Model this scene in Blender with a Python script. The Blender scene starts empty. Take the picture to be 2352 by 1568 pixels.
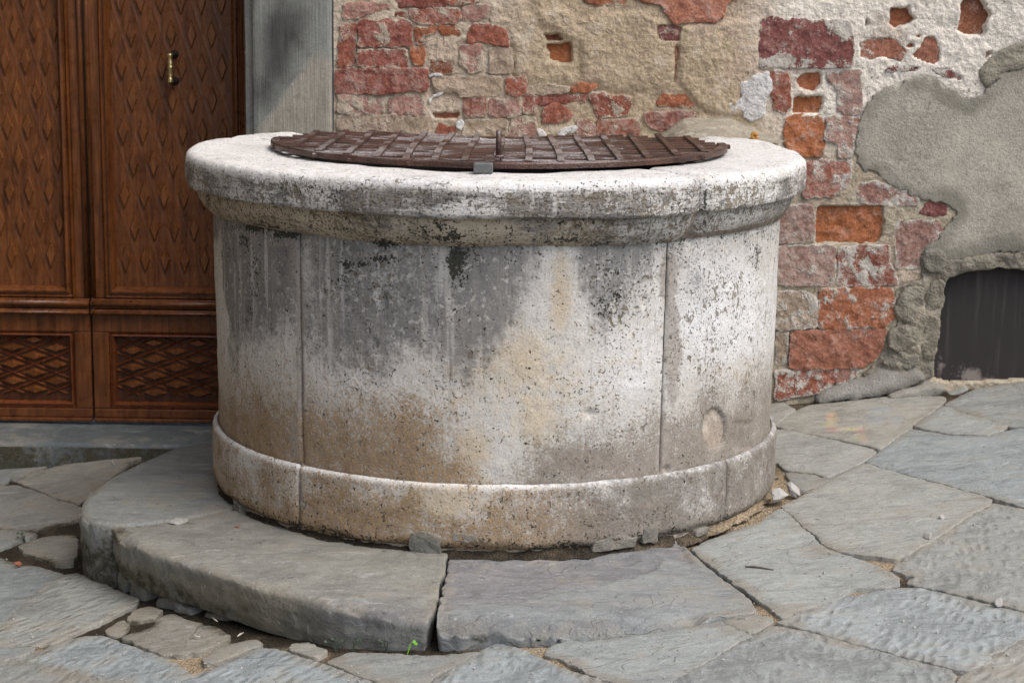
import bpy, math, random
import numpy as np
from mathutils import Matrix, Vector
from mathutils.geometry import delaunay_2d_cdt

random.seed(7)
RNG = np.random.default_rng(7)
sc = bpy.context.scene
COL = sc.collection

# ------------------------------------------------------------------ camera
FPX, PITCH, ROLL = 4351.05, 0.1873, 0.0131          # focal length in pixels of a 2352 px wide view
CAM = np.array([0.0, -5.3207, 1.4599])
cp, sp, cr, sr = math.cos(PITCH), math.sin(PITCH), math.cos(ROLL), math.sin(ROLL)
FWD = np.array([0, cp, -sp]); UP0 = np.array([0, sp, cp]); RT0 = np.array([1.0, 0, 0])
RT = cr * RT0 + sr * UP0
UPV = -sr * RT0 + cr * UP0
cam_d = bpy.data.cameras.new('camera')
cam = bpy.data.objects.new('camera', cam_d); COL.objects.link(cam)
cam.matrix_world = Matrix(((RT[0], UPV[0], -FWD[0], CAM[0]), (RT[1], UPV[1], -FWD[1], CAM[1]),
                           (RT[2], UPV[2], -FWD[2], CAM[2]), (0, 0, 0, 1)))
cam_d.sensor_width = 36.0
cam_d.lens = FPX / 2352 * 36
cam_d.clip_start = 0.05; cam_d.clip_end = 500
cam_d.dof.use_dof = True; cam_d.dof.focus_distance = 4.75; cam_d.dof.aperture_fstop = 7.1
sc.camera = cam
sc.cycles.max_bounces = 4; sc.cycles.diffuse_bounces = 3; sc.cycles.glossy_bounces = 2; sc.cycles.transmission_bounces = 0; sc.cycles.caustics_reflective = False

# ------------------------------------------------------------------ sky, sun, exposure
SUN_EL, SUN_AZ = math.radians(55), math.radians(55)   # azimuth measured from -Y (towards the viewer) to +X (right)
w = bpy.data.worlds.new('World'); sc.world = w; w.use_nodes = True
wn = w.node_tree; bg = wn.nodes['Background']
sky = wn.nodes.new('ShaderNodeTexSky'); sky.sky_type = 'NISHITA'; sky.sun_disc = False
sky.sun_elevation = SUN_EL; sky.sun_rotation = math.pi - SUN_AZ
sky.air_density = 1.0; sky.dust_density = 3.5; sky.ozone_density = 1.0
hs = wn.nodes.new('ShaderNodeHueSaturation'); hs.inputs['Saturation'].default_value = 0.8
wn.links.new(sky.outputs[0], hs.inputs['Color']); wn.links.new(hs.outputs[0], bg.inputs[0])
bg.inputs[1].default_value = 0.15
sd = bpy.data.lights.new('sun', 'SUN'); sd.energy = 0.95; sd.angle = math.radians(40); sd.color = (1.0, 0.95, 0.88)
sun = bpy.data.objects.new('sun', sd); COL.objects.link(sun)
ldir = Vector((math.sin(SUN_AZ) * math.cos(SUN_EL), -math.cos(SUN_AZ) * math.cos(SUN_EL), math.sin(SUN_EL)))
sun.rotation_euler = ldir.to_track_quat('Z', 'Y').to_euler(); sun.location = (3, -3, 6)
sc.view_settings.view_transform = 'Standard'; sc.view_settings.look = 'None'
sc.view_settings.exposure = 0.58; sc.view_settings.gamma = 1.0
sc.view_settings.use_curve_mapping = False

# ------------------------------------------------------------------ surveying helpers
def ray(X, Y):
    a = (np.asarray(X, float) - 1176) / FPX; b = -(np.asarray(Y, float) - 784) / FPX
    return FWD + a[..., None] * RT + b[..., None] * UPV
def on_y(X, Y, yy):
    d = ray(X, Y); t = (yy - CAM[1]) / d[..., 1]; return CAM + t[..., None] * d
def on_z(X, Y, zz):
    d = ray(X, Y); t = (zz - CAM[2]) / d[..., 2]; return CAM + t[..., None] * d
SLOPE = 0.1                                            # the street climbs to the right: z = 0.1 x
def on_ground(X, Y):
    d = ray(X, Y); t = (SLOPE * CAM[0] - CAM[2]) / (d[..., 2] - SLOPE * d[..., 0]); return CAM + t[..., None] * d
def to_px(P):
    q = np.asarray(P, float) - CAM
    zc = q @ FWD
    return 1176 + FPX * (q @ RT) / zc, 784 - FPX * (q @ UPV) / zc

# ------------------------------------------------------------------ numeric noise
def _h(ix, iy, iz):
    n = (ix * 374761393 + iy * 668265263 + iz * 2147483647 + 1013904223) & 0xffffffff
    n = ((n ^ (n >> 13)) * 1274126177) & 0xffffffff
    n = ((n ^ (n >> 16)) * 2246822519) & 0xffffffff
    return ((n ^ (n >> 15)) & 0xffffff) / float(0xffffff)
def vnoise(P):
    P = np.asarray(P, float); i = np.floor(P).astype(np.int64); f = P - i
    f = f * f * f * (f * (f * 6 - 15) + 10)
    r = 0
    for dx in (0, 1):
        wx = f[:, 0] if dx else 1 - f[:, 0]
        for dy in (0, 1):
            wy = f[:, 1] if dy else 1 - f[:, 1]
            for dz in (0, 1):
                wz = f[:, 2] if dz else 1 - f[:, 2]
                r = r + wx * wy * wz * _h(i[:, 0] + dx, i[:, 1] + dy, i[:, 2] + dz)
    return r * 2 - 1
def fbm(P, scale=1.0, octaves=4, seed=0.0, rough=0.5):
    P = np.asarray(P, float) * scale + seed * 17.31
    a, r, t = 1.0, 0, 0
    for o in range(octaves):
        r = r + a * vnoise(P + o * 5.7); t += a; a *= rough; P = P * 2.03
    return r / t
def sstep(a, b, x):
    t = np.clip((x - a) / (b - a), 0, 1); return t * t * (3 - 2 * t)
def blobs(u, v, lst):
    r = np.zeros_like(u)
    for x, y, rx, ry, s in lst:
        r = np.maximum(r, s * np.exp(-(((u - x) / rx) ** 2 + ((v - y) / ry) ** 2)))
    return r

# ------------------------------------------------------------------ polygons
def inside(pts, poly):
    x, y = pts[:, 0], pts[:, 1]; r = np.zeros(len(pts), bool)
    j = len(poly) - 1
    for i in range(len(poly)):
        xi, yi = poly[i]; xj, yj = poly[j]
        c = ((yi > y) != (yj > y))
        with np.errstate(divide='ignore', invalid='ignore'):
            r ^= c & (x < (xj - xi) * (y - yi) / (yj - yi + 1e-30) + xi)
        j = i
    return r
def dist(pts, poly, closed=True):
    d = np.full(len(pts), 1e9); n = len(poly)
    for i in range(n if closed else n - 1):
        a = poly[i]; b = poly[(i + 1) % n]; ab = b - a; L = ab @ ab + 1e-12
        t = np.clip(((pts - a) @ ab) / L, 0, 1)
        d = np.minimum(d, np.hypot(*(pts - a - t[:, None] * ab).T))
    return d
def area(poly):
    x, y = poly[:, 0], poly[:, 1]
    return 0.5 * np.sum(x * np.roll(y, -1) - np.roll(x, -1) * y)
def chaikin(p, k=1, q=0.2):
    for _ in range(k):
        n = np.roll(p, -1, axis=0)
        p = np.stack([p * (1 - q) + n * q, p * q + n * (1 - q)], 1).reshape(-1, 2)
    return p
def resample(p, step):
    q = np.vstack([p, p[:1]]); s = np.hypot(*np.diff(q, axis=0).T); c = np.concatenate([[0], np.cumsum(s)])
    n = max(8, int(c[-1] / step)); t = np.linspace(0, c[-1], n, endpoint=False)
    return np.stack([np.interp(t, c, q[:, 0]), np.interp(t, c, q[:, 1])], 1)

# ------------------------------------------------------------------ objects
MATS = {}
def link_mesh(name, V, F, mat, parent=None, attrs=None, smooth=True, mats=None, fmat=None):
    V = np.asarray(V, float)
    if parent is not None:
        loc = np.array(parent.get('_o', (0, 0, 0)) if False else ORIG.get(parent.name, (0, 0, 0)))
        V = V - loc
    me = bpy.data.meshes.new(name); me.from_pydata(V.tolist(), [], [tuple(int(i) for i in f) for f in F])
    if attrs:
        for k, a in attrs.items():
            a = np.asarray(a, np.float32)
            if a.ndim == 2:
                at = me.attributes.new(k, 'FLOAT_COLOR', 'POINT')
                if a.shape[1] == 3: a = np.hstack([a, np.ones((len(a), 1), np.float32)])
                at.data.foreach_set('color', a.ravel())
            else:
                at = me.attributes.new(k, 'FLOAT', 'POINT'); at.data.foreach_set('value', a.ravel())
    for m in (mats or [mat]): me.materials.append(m)
    if fmat is not None: me.polygons.foreach_set('material_index', np.asarray(fmat, np.int32))
    if smooth: me.polygons.foreach_set('use_smooth', np.ones(len(me.polygons), bool))
    me.update()
    o = bpy.data.objects.new(name, me); COL.objects.link(o)
    if parent is not None:
        o.parent = parent; ORIG[o.name] = tuple(ORIG.get(parent.name, (0, 0, 0)))
    return o
ORIG = {}
def thing(name, label, cat, loc=(0, 0, 0), kind=None, group=None):
    o = bpy.data.objects.new(name, None); COL.objects.link(o); o.location = loc; o.empty_display_size = 0.1
    ORIG[o.name] = tuple(loc)
    if kind: o['kind'] = kind
    if label: o['label'] = label
    if cat: o['category'] = cat
    if group: o['group'] = group
    return o
def tag(o, label=None, cat=None, group=None, kind=None):
    for k, v in (('label', label), ('category', cat), ('group', group), ('kind', kind)):
        if v: o[k] = v
    return o
def grid_faces(nu, nv, wrap=False):
    F = []
    for i in range(nu if wrap else nu - 1):
        a = i * nv; b = ((i + 1) % nu) * nv
        F += [(a + j, b + j, b + j + 1, a + j + 1) for j in range(nv - 1)]
    return F
def boxes(lst):
    V, F = [], []
    for x0, x1, y0, y1, z0, z1 in lst:
        b = len(V)
        V += [(x0, y0, z0), (x1, y0, z0), (x1, y1, z0), (x0, y1, z0), (x0, y0, z1), (x1, y0, z1), (x1, y1, z1), (x0, y1, z1)]
        F += [(b, b + 3, b + 2, b + 1), (b + 4, b + 5, b + 6, b + 7), (b, b + 1, b + 5, b + 4), (b + 1, b + 2, b + 6, b + 5),
              (b + 2, b + 3, b + 7, b + 6), (b + 3, b, b + 4, b + 7)]
    return np.array(V, float), F
def bevel_mod(o, wd, seg=2):
    m = o.modifiers.new('bevel', 'BEVEL'); m.width = wd; m.segments = seg; m.limit_method = 'ANGLE'; m.angle_limit = 0.6
    return o
def tube(path, r, n=8, cap=True):
    path = np.asarray(path, float); r = np.broadcast_to(np.asarray(r, float), (len(path),))
    T = np.gradient(path, axis=0); T /= np.linalg.norm(T, axis=1)[:, None] + 1e-12
    ref = np.array([0.13, 0.21, 0.97]); 
    if abs(T[0] @ ref) > 0.9: ref = np.array([1.0, 0.1, 0])
    V = []
    A = np.cross(T[0], ref); A /= np.linalg.norm(A)
    for k in range(len(path)):
        A = A - (A @ T[k]) * T[k]; A /= np.linalg.norm(A); B = np.cross(T[k], A)
        for j in range(n):
            t = 2 * math.pi * j / n; V.append(path[k] + r[k] * (math.cos(t) * A + math.sin(t) * B))
    F = []
    for k in range(len(path) - 1):
        for j in range(n):
            F.append((k * n + j, k * n + (j + 1) % n, (k + 1) * n + (j + 1) % n, (k + 1) * n + j))
    if cap:
        F.append(tuple(range(n - 1, -1, -1))); F.append(tuple((len(path) - 1) * n + j for j in range(n)))
    return np.array(V), F
def join(parts):
    V, F = [], []; b = 0
    for v, f in parts:
        V.append(np.asarray(v, float)); F += [tuple(i + b for i in q) for q in f]; b += len(v)
    return np.vstack(V), F

def tile(name, poly, frame, mat, parent, tint, step=0.012, ostep=0.01, bevel=0.006, lift=0.0, thick=0.03,
         relief=0.002, freq=25.0, jit=0.0025, jfreq=30.0, corner=1, q=0.18, soft=None, extra=None, seed=None, tilt=(0, 0), big=0.0, grow=0.0, hfun=None, rows=1, undercut=0.0, sideedge=None):
    """One stone / brick / slab: irregular outline, rounded arris, uneven face. poly is metric 2D; frame maps (a,b,h) to space."""
    seed = seed if seed is not None else random.random() * 50
    poly = np.asarray(poly, float)
    if area(poly) < 0: poly = poly[::-1]
    p = resample(chaikin(poly, corner, q), ostep)
    tn = np.roll(p, -1, 0) - np.roll(p, 1, 0); tn /= np.hypot(*tn.T)[:, None] + 1e-12
    nrm = np.stack([-tn[:, 1], tn[:, 0]], 1)
    P3 = np.hstack([p, np.full((len(p), 1), seed)])
    p = p + nrm * (fbm(P3, jfreq, 3, seed) * jit * 1.6 - grow)[:, None]
    n = len(p)
    ins = []
    for k in (0.35, 1.0):
        c = p + nrm * bevel * k
        ok = inside(c, p) & (dist(c, p) > bevel * k * 0.75)
        ins.append(c[ok])
    lo, hi = p.min(0), p.max(0)
    g = np.stack(np.meshgrid(np.arange(lo[0], hi[0], step), np.arange(lo[1], hi[1], step)), -1).reshape(-1, 2)
    g = g + RNG.uniform(-0.3, 0.3, g.shape) * step
    g = g[inside(g, p)]
    if len(g): g = g[dist(g, p) > bevel + step * 0.5]
    pts = np.vstack([p] + ins + ([g] if len(g) else []))
    res = delaunay_2d_cdt([Vector(x) for x in pts], [], [list(range(n))], 1, 1e-7)
    v2 = np.array([tuple(x) for x in res[0]]); F = [tuple(f) for f in res[2]]
    omap = {}
    for k, l in enumerate(res[3]):
        for i in l: omap[i] = k
    d = dist(v2, p)
    def prof(d, b):
        t = np.clip(1 - d / b, 0, 1); return -b * (1 - np.sqrt(np.maximum(1 - t * t, 0)))
    if soft is None: h = prof(d, bevel)
    else:
        ds = dist(v2, soft[0], closed=False); h = np.minimum(prof(d, bevel), prof(ds, soft[1]) * soft[2])
    N3 = np.hstack([v2, np.full((len(v2), 1), seed)])
    h = h + relief * fbm(N3, freq, 4, seed) * (0.4 + 0.6 * np.clip(d / (bevel * 1.5), 0, 1))
    if big: h = h + big * fbm(N3, 6.0, 2, seed + 3) * np.clip(d / 0.03, 0, 1)
    c = v2.mean(0); h = h + (v2 - c) @ np.array(tilt)
    h = h + lift
    if hfun is not None:
        u0, w0 = to_px(frame(v2[:, 0], v2[:, 1], 0 * h + lift)); h = h + hfun(u0, w0)
    V = frame(v2[:, 0], v2[:, 1], h)
    ring = [omap[i] for i in range(n)]
    hr = h[ring]; pr_ = v2[ring]; b = len(V); prev = ring
    hb = np.minimum(hr - 0.002, lift - thick)
    for k in range(1, rows + 1):
        f = k / rows; hk = hr + (hb - hr) * f; off = -undercut * f ** 1.6
        if rows > 1:
            q3 = np.hstack([pr_ * 9, (hk * 45)[:, None]]); off = off + 0.006 * fbm(q3, 1.0, 4, seed + 9, .6)
        c_ = pr_ - nrm * np.reshape(off, (-1, 1)) * np.ones((n, 1))
        V = np.vstack([V, frame(c_[:, 0], c_[:, 1], hk)])
        cur = [b + (k - 1) * n + i for i in range(n)]
        F = F + [(prev[i], cur[i], cur[(i + 1) % n], prev[(i + 1) % n]) for i in range(n)]
        prev = cur
    dd = np.concatenate([d, np.full(n * rows, 0.0 if sideedge is None else sideedge)])
    U, W = to_px(V)
    tv = np.tile(np.asarray(tint, float), (len(V), 1))
    at = {'tint': tv, 'edge': dd, 'paint': np.zeros((len(V), 4))}
    if extra: at.update(extra(U, W, V, dd))
    return link_mesh(name, V, F, mat, parent, at)

# ------------------------------------------------------------------ material helpers
class NT:
    def __init__(s, name, rough=0.8, spec=0.3, metal=0.0):
        s.m = bpy.data.materials.new(name); s.m.use_nodes = True; s.t = s.m.node_tree
        s.b = s.t.nodes['Principled BSDF']; s.b.inputs['Roughness'].default_value = rough
        s.b.inputs['Specular IOR Level'].default_value = spec; s.b.inputs['Metallic'].default_value = metal
        s.pos = s.t.nodes.new('ShaderNodeNewGeometry').outputs['Position']
    def put(s, inp, v):
        if isinstance(v, bpy.types.NodeSocket): s.t.links.new(v, inp)
        elif isinstance(v, (tuple, list)): inp.default_value = tuple(v) + ((1.0,) if len(v) == 3 and inp.type == 'RGBA' else ())
        else: inp.default_value = v
    def attr(s, name, out='Fac'):
        n = s.t.nodes.new('ShaderNodeAttribute'); n.attribute_name = name; return n.outputs[out]
    def map(s, scale=(1, 1, 1), rot=(0, 0, 0), loc=(0, 0, 0), vec=None):
        n = s.t.nodes.new('ShaderNodeMapping'); s.put(n.inputs['Vector'], vec or s.pos)
        n.inputs['Scale'].default_value = scale; n.inputs['Rotation'].default_value = rot; n.inputs['Location'].default_value = loc
        return n.outputs[0]
    def noise(s, scale, detail=4, rough=0.55, vec=None, dist=0.0):
        n = s.t.nodes.new('ShaderNodeTexNoise'); s.put(n.inputs['Vector'], vec or s.pos)
        n.inputs['Scale'].default_value = scale; n.inputs['Detail'].default_value = detail
        n.inputs['Roughness'].default_value = rough; n.inputs['Distortion'].default_value = dist
        return n.outputs['Fac']
    def nz(s, *a, **k):                      # noise stretched to the full 0..1 range
        return s.math('MULTIPLY_ADD', s.noise(*a, **k), 2.6, -0.8, clamp=True)
    def voro(s, scale, vec=None, feature='F1', out='Distance', rnd=1.0):
        n = s.t.nodes.new('ShaderNodeTexVoronoi'); n.feature = feature; s.put(n.inputs['Vector'], vec or s.pos)
        n.inputs['Scale'].default_value = scale; n.inputs['Randomness'].default_value = rnd
        return n.outputs[out]
    def math(s, op, a, b=0.0, c=0.0, clamp=False):
        n = s.t.nodes.new('ShaderNodeMath'); n.operation = op; n.use_clamp = clamp
        s.put(n.inputs[0], a); s.put(n.inputs[1], b); s.put(n.inputs[2], c); return n.outputs[0]
    def step(s, x, a, b, lo=0.0, hi=1.0):
        n = s.t.nodes.new('ShaderNodeMapRange'); n.interpolation_type = 'SMOOTHSTEP'
        s.put(n.inputs['Value'], x); s.put(n.inputs['From Min'], a); s.put(n.inputs['From Max'], b)
        n.inputs['To Min'].default_value = lo; n.inputs['To Max'].default_value = hi; return n.outputs['Result']
    def mix(s, f, a, b, mode='MIX'):
        n = s.t.nodes.new('ShaderNodeMix'); n.data_type = 'RGBA'; n.blend_type = mode
        s.put(n.inputs[0], f); s.put(n.inputs[6], a); s.put(n.inputs[7], b); return n.outputs[2]
    def mul(s, col, f): return s.mix(1.0, col, s.grey(f), 'MULTIPLY')
    def grey(s, f):
        n = s.t.nodes.new('ShaderNodeCombineColor'); 
        for k in range(3): s.put(n.inputs[k], f)
        return n.outputs[0]
    def bump(s, h, strength=0.5, dist=0.01, normal=None):
        n = s.t.nodes.new('ShaderNodeBump'); s.put(n.inputs['Height'], h); s.put(n.inputs['Strength'], strength)
        n.inputs['Distance'].default_value = dist
        if normal: s.put(n.inputs['Normal'], normal)
        return n.outputs[0]
    def done(s, col, normal=None, rough=None):
        s.put(s.b.inputs['Base Color'], col)
        if normal: s.put(s.b.inputs['Normal'], normal)
        if rough is not None: s.put(s.b.inputs['Roughness'], rough)
        return s.m

def mat_travertine():
    t = NT('weathered_travertine', 0.85, 0.25)
    n1 = t.nz(9, 3); n2 = t.nz(135, 3, 0.65); n3 = t.nz(34, 3, 0.6); nf = t.nz(240, 1, 0.6)
    st = t.nz(1.0, 3, 0.6, vec=t.map((30, 30, 3.5)))                        # rain streaks run down
    sa = t.nz(1.0, 3, 0.65, vec=t.map((13, 13, 75)), dist=0.5)              # bedding of the stone
    C = lambda n, k: t.math('MULTIPLY_ADD', n, k, -0.5 * k)
    A = lambda *q: q[0] if len(q) == 1 else t.math('ADD', q[0], A(*q[1:]))
    base = t.mix(A(C(n1, .6), C(n3, .6), 0.5), (0.56, 0.53, 0.48), (0.72, 0.705, 0.675))
    base = t.mix(t.step(A(t.attr('white'), C(n3, .4)), .2, .8), base, t.mix(n3, (0.67, 0.66, 0.64), (0.80, 0.80, 0.795)))
    cr = t.step(A(t.attr('cream'), C(n3, .45), C(n1, .25)), 0.2, 0.8)
    base = t.mix(cr, base, t.mix(n3, (0.52, 0.42, 0.295), (0.65, 0.565, 0.44)))
    gf = t.step(A(t.attr('grey'), C(n3, .36), C(n2, .34), C(st, .22), C(nf, .15), t.math('MULTIPLY', C(sa, 1.0), t.attr('bed'))), 0.20, 0.86)
    fl = t.step(A(t.noise(58, 3, 0.6, vec=t.map(loc=(5, 2, 8))), C(n1, .05)), 0.58, 0.66)
    ps = t.step(t.noise(1.0, 3, 0.6, vec=t.map((34, 34, 1.7), loc=(2, 7, 0))), 0.53, 0.70)
    gf = t.math('MULTIPLY', gf, t.math('MULTIPLY', t.math('MULTIPLY_ADD', fl, -0.55, 1.0), t.math('MULTIPLY_ADD', ps, -0.62, 1.0)))
    gcol = t.mix(st, (0.15, 0.148, 0.152), (0.265, 0.252, 0.232))
    dr = t.step(A(t.noise(1.0, 3, 0.6, vec=t.map((85, 85, 2.6)), dist=.3), C(n3, .08)), .57, .68)
    gcol = t.mix(t.math('MULTIPLY', dr, .55), gcol, (0.10, 0.097, 0.092))
    base = t.mix(t.math('MULTIPLY', t.math('MULTIPLY', dr, .38), t.step(n1, .2, .7)), base, (0.36, 0.325, 0.27))
    col = t.mix(t.math('MULTIPLY', gf, 0.92), base, gcol)
    bf = t.step(A(t.attr('brown'), C(n2, .50), C(n3, .28), C(st, .10), C(nf, .48), C(n1, .25)), 0.18, 0.86)
    bcol = t.mix(t.attr('warm'), t.mix(n2, (0.13, 0.112, 0.095), (0.30, 0.262, 0.215)), t.mix(n2, (0.16, 0.09, 0.04), (0.38, 0.255, 0.13)))
    col = t.mix(t.math('MULTIPLY', bf, 0.9), col, bcol)
    # pits of two sizes
    pn = t.noise(150, 3, 0.55, dist=0.4); pl = t.noise(1.0, 3, 0.5, vec=t.map((55, 55, 42)), dist=0.6)
    k = t.math('MULTIPLY', t.attr('pit'), 0.15)
    p1 = t.step(A(pn, C(n1, .10)), t.math('SUBTRACT', 0.69, k), t.math('SUBTRACT', 0.76, k))
    p2 = t.step(A(pl, C(n1, .10)), t.math('SUBTRACT', 0.74, k), t.math('SUBTRACT', 0.78, k))
    pf = t.math('MAXIMUM', p1, p2)
    col = t.mix(t.math('MULTIPLY', pf, 0.78), col, t.mix(n1, (0.10, 0.09, 0.065), (0.20, 0.155, 0.095)))
    sm = t.step(A(t.attr('smear'), C(n3, .35)), 0.35, 0.62)
    col = t.mix(t.math('MULTIPLY', sm, 0.85), col, t.mix(n2, (0.27, 0.235, 0.205), (0.43, 0.385, 0.34)))
    bk = A(t.attr('black'), C(t.nz(150, 2, 0.7), 1.15), C(t.nz(38, 3), .7))
    col = t.mix(t.math('MULTIPLY', t.step(bk, 0.5, 0.68), 0.92), col, t.mix(nf, (0.015, 0.018, 0.012), (0.05, 0.05, 0.035)))
    col = t.mul(col, A(0.84, t.math('MULTIPLY', nf, 0.32)))
    hgt = A(t.math('MULTIPLY', pf, -0.9), t.math('MULTIPLY', n2, 0.18), t.math('MULTIPLY', n3, 0.22), t.math('MULTIPLY', t.math('MULTIPLY', sa, t.attr('bed')), 0.8))
    return t.done(col, t.bump(hgt, 0.75, 0.005))

def mat_slab():
    t = NT('grey_sandstone', 0.72, 0.3)
    C = lambda n, k: t.math('MULTIPLY_ADD', n, k, -0.5 * k)
    A = lambda *q: q[0] if len(q) == 1 else t.math('ADD', q[0], A(*q[1:]))
    tint = t.attr('tint', 'Color')
    n1 = t.nz(5, 3, 0.6, dist=0.6); n2 = t.nz(42, 3, 0.65); nf = t.nz(230, 1, 0.65); n4 = t.nz(16, 3, 0.6, dist=0.8)
    st = t.nz(1.0, 3, 0.6, vec=t.map((5, 24, 8), (0, 0, 0.15)), dist=0.8)
    col = t.mul(tint, A(0.97, C(n1, .30), C(n2, .22), C(nf, .30), C(n4, .18)))
    col = t.mix(t.math('MULTIPLY', t.step(A(st, C(n2, .3)), 0.55, 1.0), 0.45), col, t.mix(0.5, t.mul(tint, 0.62), (0.12, 0.115, 0.12)))
    warm = t.step(A(n1, C(n4, .7)), 0.55, 1.0)
    col = t.mix(t.math('MULTIPLY', warm, 0.42), col, (0.265, 0.235, 0.185))
    e = A(t.step(t.attr('edge'), 0.0, 0.085, 1.0, 0.0), C(n1, .75), C(n2, .25))
    col = t.mix(t.math('MULTIPLY', t.step(e, 0.62, 1.15), 0.5), col, t.mix(nf, (0.19, 0.168, 0.13), (0.30, 0.27, 0.22)))
    wsp = t.step(t.noise(70, 2, 0.5), 0.69, 0.74)
    col = t.mix(t.math('MULTIPLY', wsp, 0.5), col, (0.48, 0.465, 0.43))
    wf = t.step(t.noise(1.0, 3, 0.65, vec=t.map((7, 18, 7)), dist=1.4), 0.60, 0.68)
    col = t.mix(t.math('MULTIPLY', t.math('MULTIPLY', wf, 0.5), n2), col, (0.45, 0.46, 0.46))
    dsp = t.step(t.noise(45, 2, 0.5, vec=t.map(loc=(9, 4, 2))), 0.69, 0.74)
    col = t.mix(t.math('MULTIPLY', dsp, 0.55), col, (0.065, 0.062, 0.06))
    pa = t.t.nodes.new('ShaderNodeAttribute'); pa.attribute_name = 'paint'
    col = t.mix(t.math('MULTIPLY', pa.outputs['Alpha'], A(.35, t.math('MULTIPLY', n2, .65))), col, pa.outputs['Color'])
    col = t.mix(t.step(A(t.attr('moss'), C(n2, .5), C(n4, .3)), 0.3, 0.9), col, t.mix(nf, (0.035, 0.033, 0.022), (0.085, 0.078, 0.052)))
    # point-chisel marks: short leaning strokes
    wv = t.map((1, 1, 1)); 
    vr = t.t.nodes.new('ShaderNodeVectorRotate'); vr.rotation_type = 'Z_AXIS'; t.put(vr.inputs['Vector'], t.pos); t.put(vr.inputs['Angle'], t.attr('cang'))
    wn_ = t.t.nodes.new('ShaderNodeTexNoise'); wn_.inputs['Scale'].default_value = 14; t.put(wn_.inputs['Vector'], t.pos)
    vm = t.t.nodes.new('ShaderNodeVectorMath'); vm.operation = 'MULTIPLY_ADD'; t.put(vm.inputs[0], wn_.outputs['Color']); vm.inputs[1].default_value = (.02, .02, 0); t.put(vm.inputs[2], vr.outputs[0])
    v = t.voro(1.0, t.map((40, 15, 15), vec=vm.outputs[0]), rnd=0.85)
    ch = t.math('MULTIPLY', t.step(v, 0.0, 0.62), t.math('MULTIPLY', t.attr('chisel'), t.step(A(n1, C(n4, .5)), 0.0, 0.55, .25, 1.0)))
    col = t.mul(col, A(1.0, t.math('MULTIPLY', t.math('SUBTRACT', ch, t.attr('chisel')), 0.10)))
    terr = t.t.nodes.new('ShaderNodeValToRGB'); terr.color_ramp.interpolation = 'LINEAR'
    el = terr.color_ramp.elements; el[0].position = 0; el[1].position = 0.45; el[0].color = (0, 0, 0, 1); el[1].color = (0, 0, 0, 1)
    for ps, c in ((0.456, 0.33), (0.53, 0.33), (0.536, 0.66), (0.60, 0.66), (0.606, 1.0)):
        q = el.new(ps); q.color = (c, c, c, 1)
    t.put(terr.inputs[0], t.noise(1.0, 3, 0.6, vec=t.map((3.2, 8, 5)), dist=0.9))
    h = A(t.math('MULTIPLY', ch, 0.95), t.math('MULTIPLY', n2, 0.24), t.math('MULTIPLY', n4, .16), t.math('MULTIPLY', terr.outputs[0], t.math('MULTIPLY', t.attr('cleft'), 1.3)))
    return t.done(col, t.bump(h, 0.75, 0.006), A(0.55, t.math('MULTIPLY', n2, 0.25)))

def mat_brick():
    t = NT('old_brick', 0.92, 0.12)
    C = lambda n, k: t.math('MULTIPLY_ADD', n, k, -0.5 * k)
    A = lambda *q: q[0] if len(q) == 1 else t.math('ADD', q[0], A(*q[1:]))
    tint = t.attr('tint', 'Color')
    n1 = t.nz(20, 3, 0.6, dist=0.4); n2 = t.nz(85, 3, 0.65); nf = t.nz(230, 1, 0.65); n3 = t.nz(46, 3, 0.6)
    col = t.mul(tint, A(0.95, C(n1, .35), C(n2, .40), C(nf, .35)))
    col = t.mix(t.math('MULTIPLY', t.step(A(n3, C(n1, .4)), 0.62, 1.0), 0.55), col, t.mix(.5, t.mul(tint, 0.35), (0.05, 0.03, 0.025)))
    hz = t.math('MULTIPLY', t.step(A(t.attr('haze'), C(n1, .6), C(n2, .35), C(nf, .25)), 0.15, 0.95), 0.8)
    col = t.mix(hz, col, t.mix(n2, (0.34, 0.235, 0.19), (0.48, 0.40, 0.355)))
    ed = t.step(A(t.attr('edge'), C(n1, .010), C(n2, .010)), 0.0, 0.009, 1.0, 0.0)
    lf = t.step(A(t.attr('lime'), C(n1, .75), C(n3, .4), C(nf, .25), t.math('MULTIPLY', ed, .22)), 0.50, 0.72)
    lcol = t.mul(t.attr('limecol', 'Color'), A(0.92, C(n2, .35), C(nf, .35)))
    col = t.mix(t.math('MULTIPLY', lf, 0.9), col, lcol)
    h = A(t.math('MULTIPLY', n1, .6), t.math('MULTIPLY', n2, 0.35), t.math('MULTIPLY', n3, .35), t.math('MULTIPLY', lf, 0.35))
    return t.done(col, t.bump(h, 0.75, 0.006))

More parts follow.
